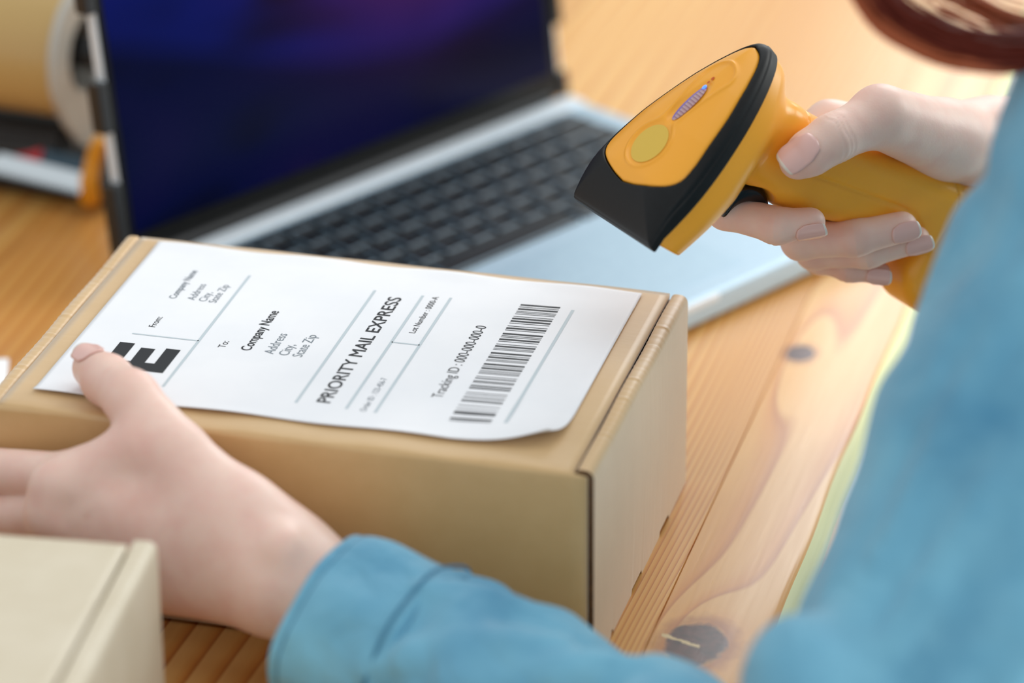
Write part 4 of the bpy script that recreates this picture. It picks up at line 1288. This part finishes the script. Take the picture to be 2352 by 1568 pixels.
# turned-back left cuff: double layer tube with a visible opening and stitched edges
def cuff_mesh():
    n = 96; m = 30
    a = axF; u = np.cross(a, np.array([0, 0, 1.0])); u /= np.linalg.norm(u); w = np.cross(u, a)
    if w[2] < 0: u, w = -u, -w
    V = []; F = []
    sec = []
    Lc = 0.046
    for i in range(m + 1):                                   # outer layer
        t = i / m
        r = 0.0385 + 0.0010 * math.sin(t * 6) + (0.0022 * math.exp(-((t - 0.95) / 0.05) ** 2)) - 0.0012 * math.exp(-((t - 0.06) / 0.03) ** 2) - 0.0030 * max(0, t - 0.9) * 10
        sec.append((t * Lc, r))
    inner = [(Lc * 0.96, 0.0345), (Lc * 0.5, 0.0350), (0.002, 0.0358), (-0.0008, 0.0368)]
    sec = sec + inner
    for s, r in sec:
        for k in range(n):
            th = 2 * math.pi * k / n
            p0 = C_l + a * s
            wob = 0.0013 * math.sin(3 * th + 1.0) + 0.0008 * math.sin(7 * th + s * 60) + 0.0009 * math.sin(5 * th - s * 110)
            rr = r + wob
            V.append(p0 + u * rr * 0.94 * math.cos(th) + w * rr * 1.04 * math.sin(th) + a * 0.004 * math.cos(th - 2.2))
    N = len(sec)
    for i in range(N):
        i2 = (i + 1) % N
        for k in range(n):
            k2 = (k + 1) % n
            F.append((i * n + k, i * n + k2, i2 * n + k2, i2 * n + k))
    b = bmesh.new(); bv = [b.verts.new(v) for v in V]
    for f in F: b.faces.new([bv[k] for k in f])
    return b, a, u, w
b, ca, cu_, cw = cuff_mesh()
cuff = P_(bm_obj('cuff', b, DENIM))
for s, r in ((0.0045, 0.0384), (0.0412, 0.0398)):
    pts = []
    for k in range(97):
        th = 2 * math.pi * k / 96
        wob = 0.0013 * math.sin(3 * th + 1.0) + 0.0008 * math.sin(7 * th + s * 60) + 0.0009 * math.sin(5 * th - s * 110)
        rr = r + wob
        pts.append(C_l + ca * s + cu_ * rr * 0.94 * math.cos(th) + cw * rr * 1.04 * math.sin(th) + ca * 0.004 * math.cos(th - 2.2))
    V, F = tube(pts, 0.0006, 6, cap=False)
    so = py_obj('cuff_stitching', V, F, SEAM); so.parent = cuff

# trousers
def f_tro(P):
    d = None
    for s in (-1, 1):
        e = rcone(P, (0.31, 0.10 + s * 0.085, -0.21), (-0.02, 0.12 + s * 0.10, -0.180), 0.092, 0.068)
        e = smin(e, rcone(P, (-0.02, 0.12 + s * 0.10, -0.180), (0.02, 0.12 + s * 0.10, -0.68), 0.066, 0.052), 0.03)
        d = e if d is None else smin(d, e, 0.03)
    d = smin(d, rcone(P, (0.32, 0.03, -0.19), (0.32, 0.16, -0.19), 0.11, 0.11), 0.04)
    return d + 0.002 * vnoise(P, 30, 3)
V, F = mesh_sdf(f_tro, (-0.12, -0.20, -0.76), (0.46, 0.42, -0.05), 0.010, newton=1)
me = np_mesh('trousers', V, F); me.materials.append(TROUSER); P_(link('trousers', me))
# shoes
for s in (-1, 1):
    def f_shoe(P):
        d = smin(rcone(P, (0.035, 0.12 + s * 0.10, -0.712), (-0.13, 0.12 + s * 0.11, -0.722), 0.046, 0.036), rcone(P, (0.02, 0.12 + s * 0.10, -0.70), (0.02, 0.12 + s * 0.10, -0.64), 0.045, 0.048), 0.02)
        return smax(d, -0.759 - P[:, 2], 0.004)
    V, F = mesh_sdf(f_shoe, (-0.20, 0.0 + s * 0.11, -0.775), (0.11, 0.24 + s * 0.11, -0.60), 0.006, newton=1)
    me = np_mesh('shoe', V, F); me.materials.append(BLACK); P_(link('shoe', me))

# face details (above the frame)
for s in (-1, 1):
    b = bmesh.new(); bmesh.ops.create_uvsphere(b, u_segments=16, v_segments=10, radius=0.0115, matrix=Matrix.Translation(HEAD + HS * s * 0.032 + FD * 0.0755 + HUP * 0.014))
    ey = P_(bm_obj('eye', b, EYE))
    b = bmesh.new(); bmesh.ops.create_uvsphere(b, u_segments=14, v_segments=8, radius=0.0058, matrix=Matrix.Translation(HEAD + HS * s * 0.032 + FD * 0.0815 + HUP * 0.012))
    ir = bm_obj('iris', b, IRIS); ir.parent = ey
V, F = tube(spline([HEAD + HS * -0.022 + FD * 0.078 - HUP * 0.050, HEAD + FD * 0.088 - HUP * 0.051, HEAD + HS * 0.022 + FD * 0.078 - HUP * 0.050], 14), [0.002, 0.0035, 0.0045, 0.005, 0.0055, 0.006, 0.006, 0.006, 0.006, 0.0055, 0.005, 0.0045, 0.0035, 0.002], 10)
P_(py_obj('mouth', V, F, LIP))

# hair: cap, long back and side locks; one lock swings in front of the shoulder
def f_hair(P):
    h = ellipsoid(P, HEAD + HUP * 0.032 - FD * 0.018, (0.110, 0.088, 0.108), HR)
    h = smin(h, rcone(P, HEAD - FD * 0.06, HEAD - FD * 0.09 - HUP * 0.16, 0.075, 0.045), 0.03)
    q = P - HEAD
    face = ellipsoid(P, HEAD + FD * 0.085 - HUP * 0.035, (0.085, 0.058, 0.105), HR)
    return smax(h, -face, 0.012) + 0.0015 * np.sin((q @ HS) * 420 + vnoise(P, 30, 1) * 3)
V, F = mesh_sdf(f_hair, HEAD - 0.26, HEAD + 0.20, 0.006, newton=1, slack=1.4)
hv, hf_ = [V], [F]
me = np_mesh('hair', V, F); me.materials.append(HAIR)
hair = P_(link('hair', me))
def lock(path, n, spread, r, mat, seed, name='hair_lock'):
    rg = np.random.RandomState(seed)
    base = spline(path, 40)
    VV = []; FF = []
    for k in range(n):
        a = rg.uniform(0, 2 * math.pi); q = spread * math.sqrt(rg.uniform(0, 1))
        ph = rg.uniform(0, 6)
        off = np.array((0.9656, 0.2598, -0.0078)) * q * math.cos(a) * 1.0 + np.array((-0.1064, 0.4225, 0.9001)) * q * math.sin(a)
        off2 = np.array((0.2371, -0.8683, 0.4356)) * rg.uniform(-1, 1) * spread
        t = np.linspace(0, 1, 40)[:, None]
        pts = base + (off + off2) * (0.85 + 0.25 * np.sin(t * 4 + ph))
        v, f = tube(pts, r, 5, cap=False)
        FF += [tuple(i + len(VV) for i in g) for g in f]; VV += v
    o = py_obj(name, VV, FF, mat); o.parent = hair; o['kind'] = 'stuff'
    return o
hpath = [HEAD + HS * -0.060 + FD * 0.02 + HUP * 0.02, (0.0949, 0.0850, 0.3604), (0.0897, 0.0370, 0.3135), (0.1044, 0.0176, 0.2898), (0.1248, 0.0122, 0.2792), (0.1442, 0.0103, 0.2764), (0.1617, 0.0204, 0.2755), (0.1792, 0.0432, 0.2770), (0.2032, 0.0777, 0.2869)]
lock(hpath, 90, 0.0074, 0.0007, HAIR, 3)
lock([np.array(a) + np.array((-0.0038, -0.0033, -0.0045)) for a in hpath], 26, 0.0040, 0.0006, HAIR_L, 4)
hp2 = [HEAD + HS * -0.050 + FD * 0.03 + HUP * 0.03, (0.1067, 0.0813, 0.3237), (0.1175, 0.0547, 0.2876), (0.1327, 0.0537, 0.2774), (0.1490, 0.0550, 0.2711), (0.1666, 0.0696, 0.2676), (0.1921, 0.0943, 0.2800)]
lock(hp2, 22, 0.0080, 0.0006, HAIR_L, 5)
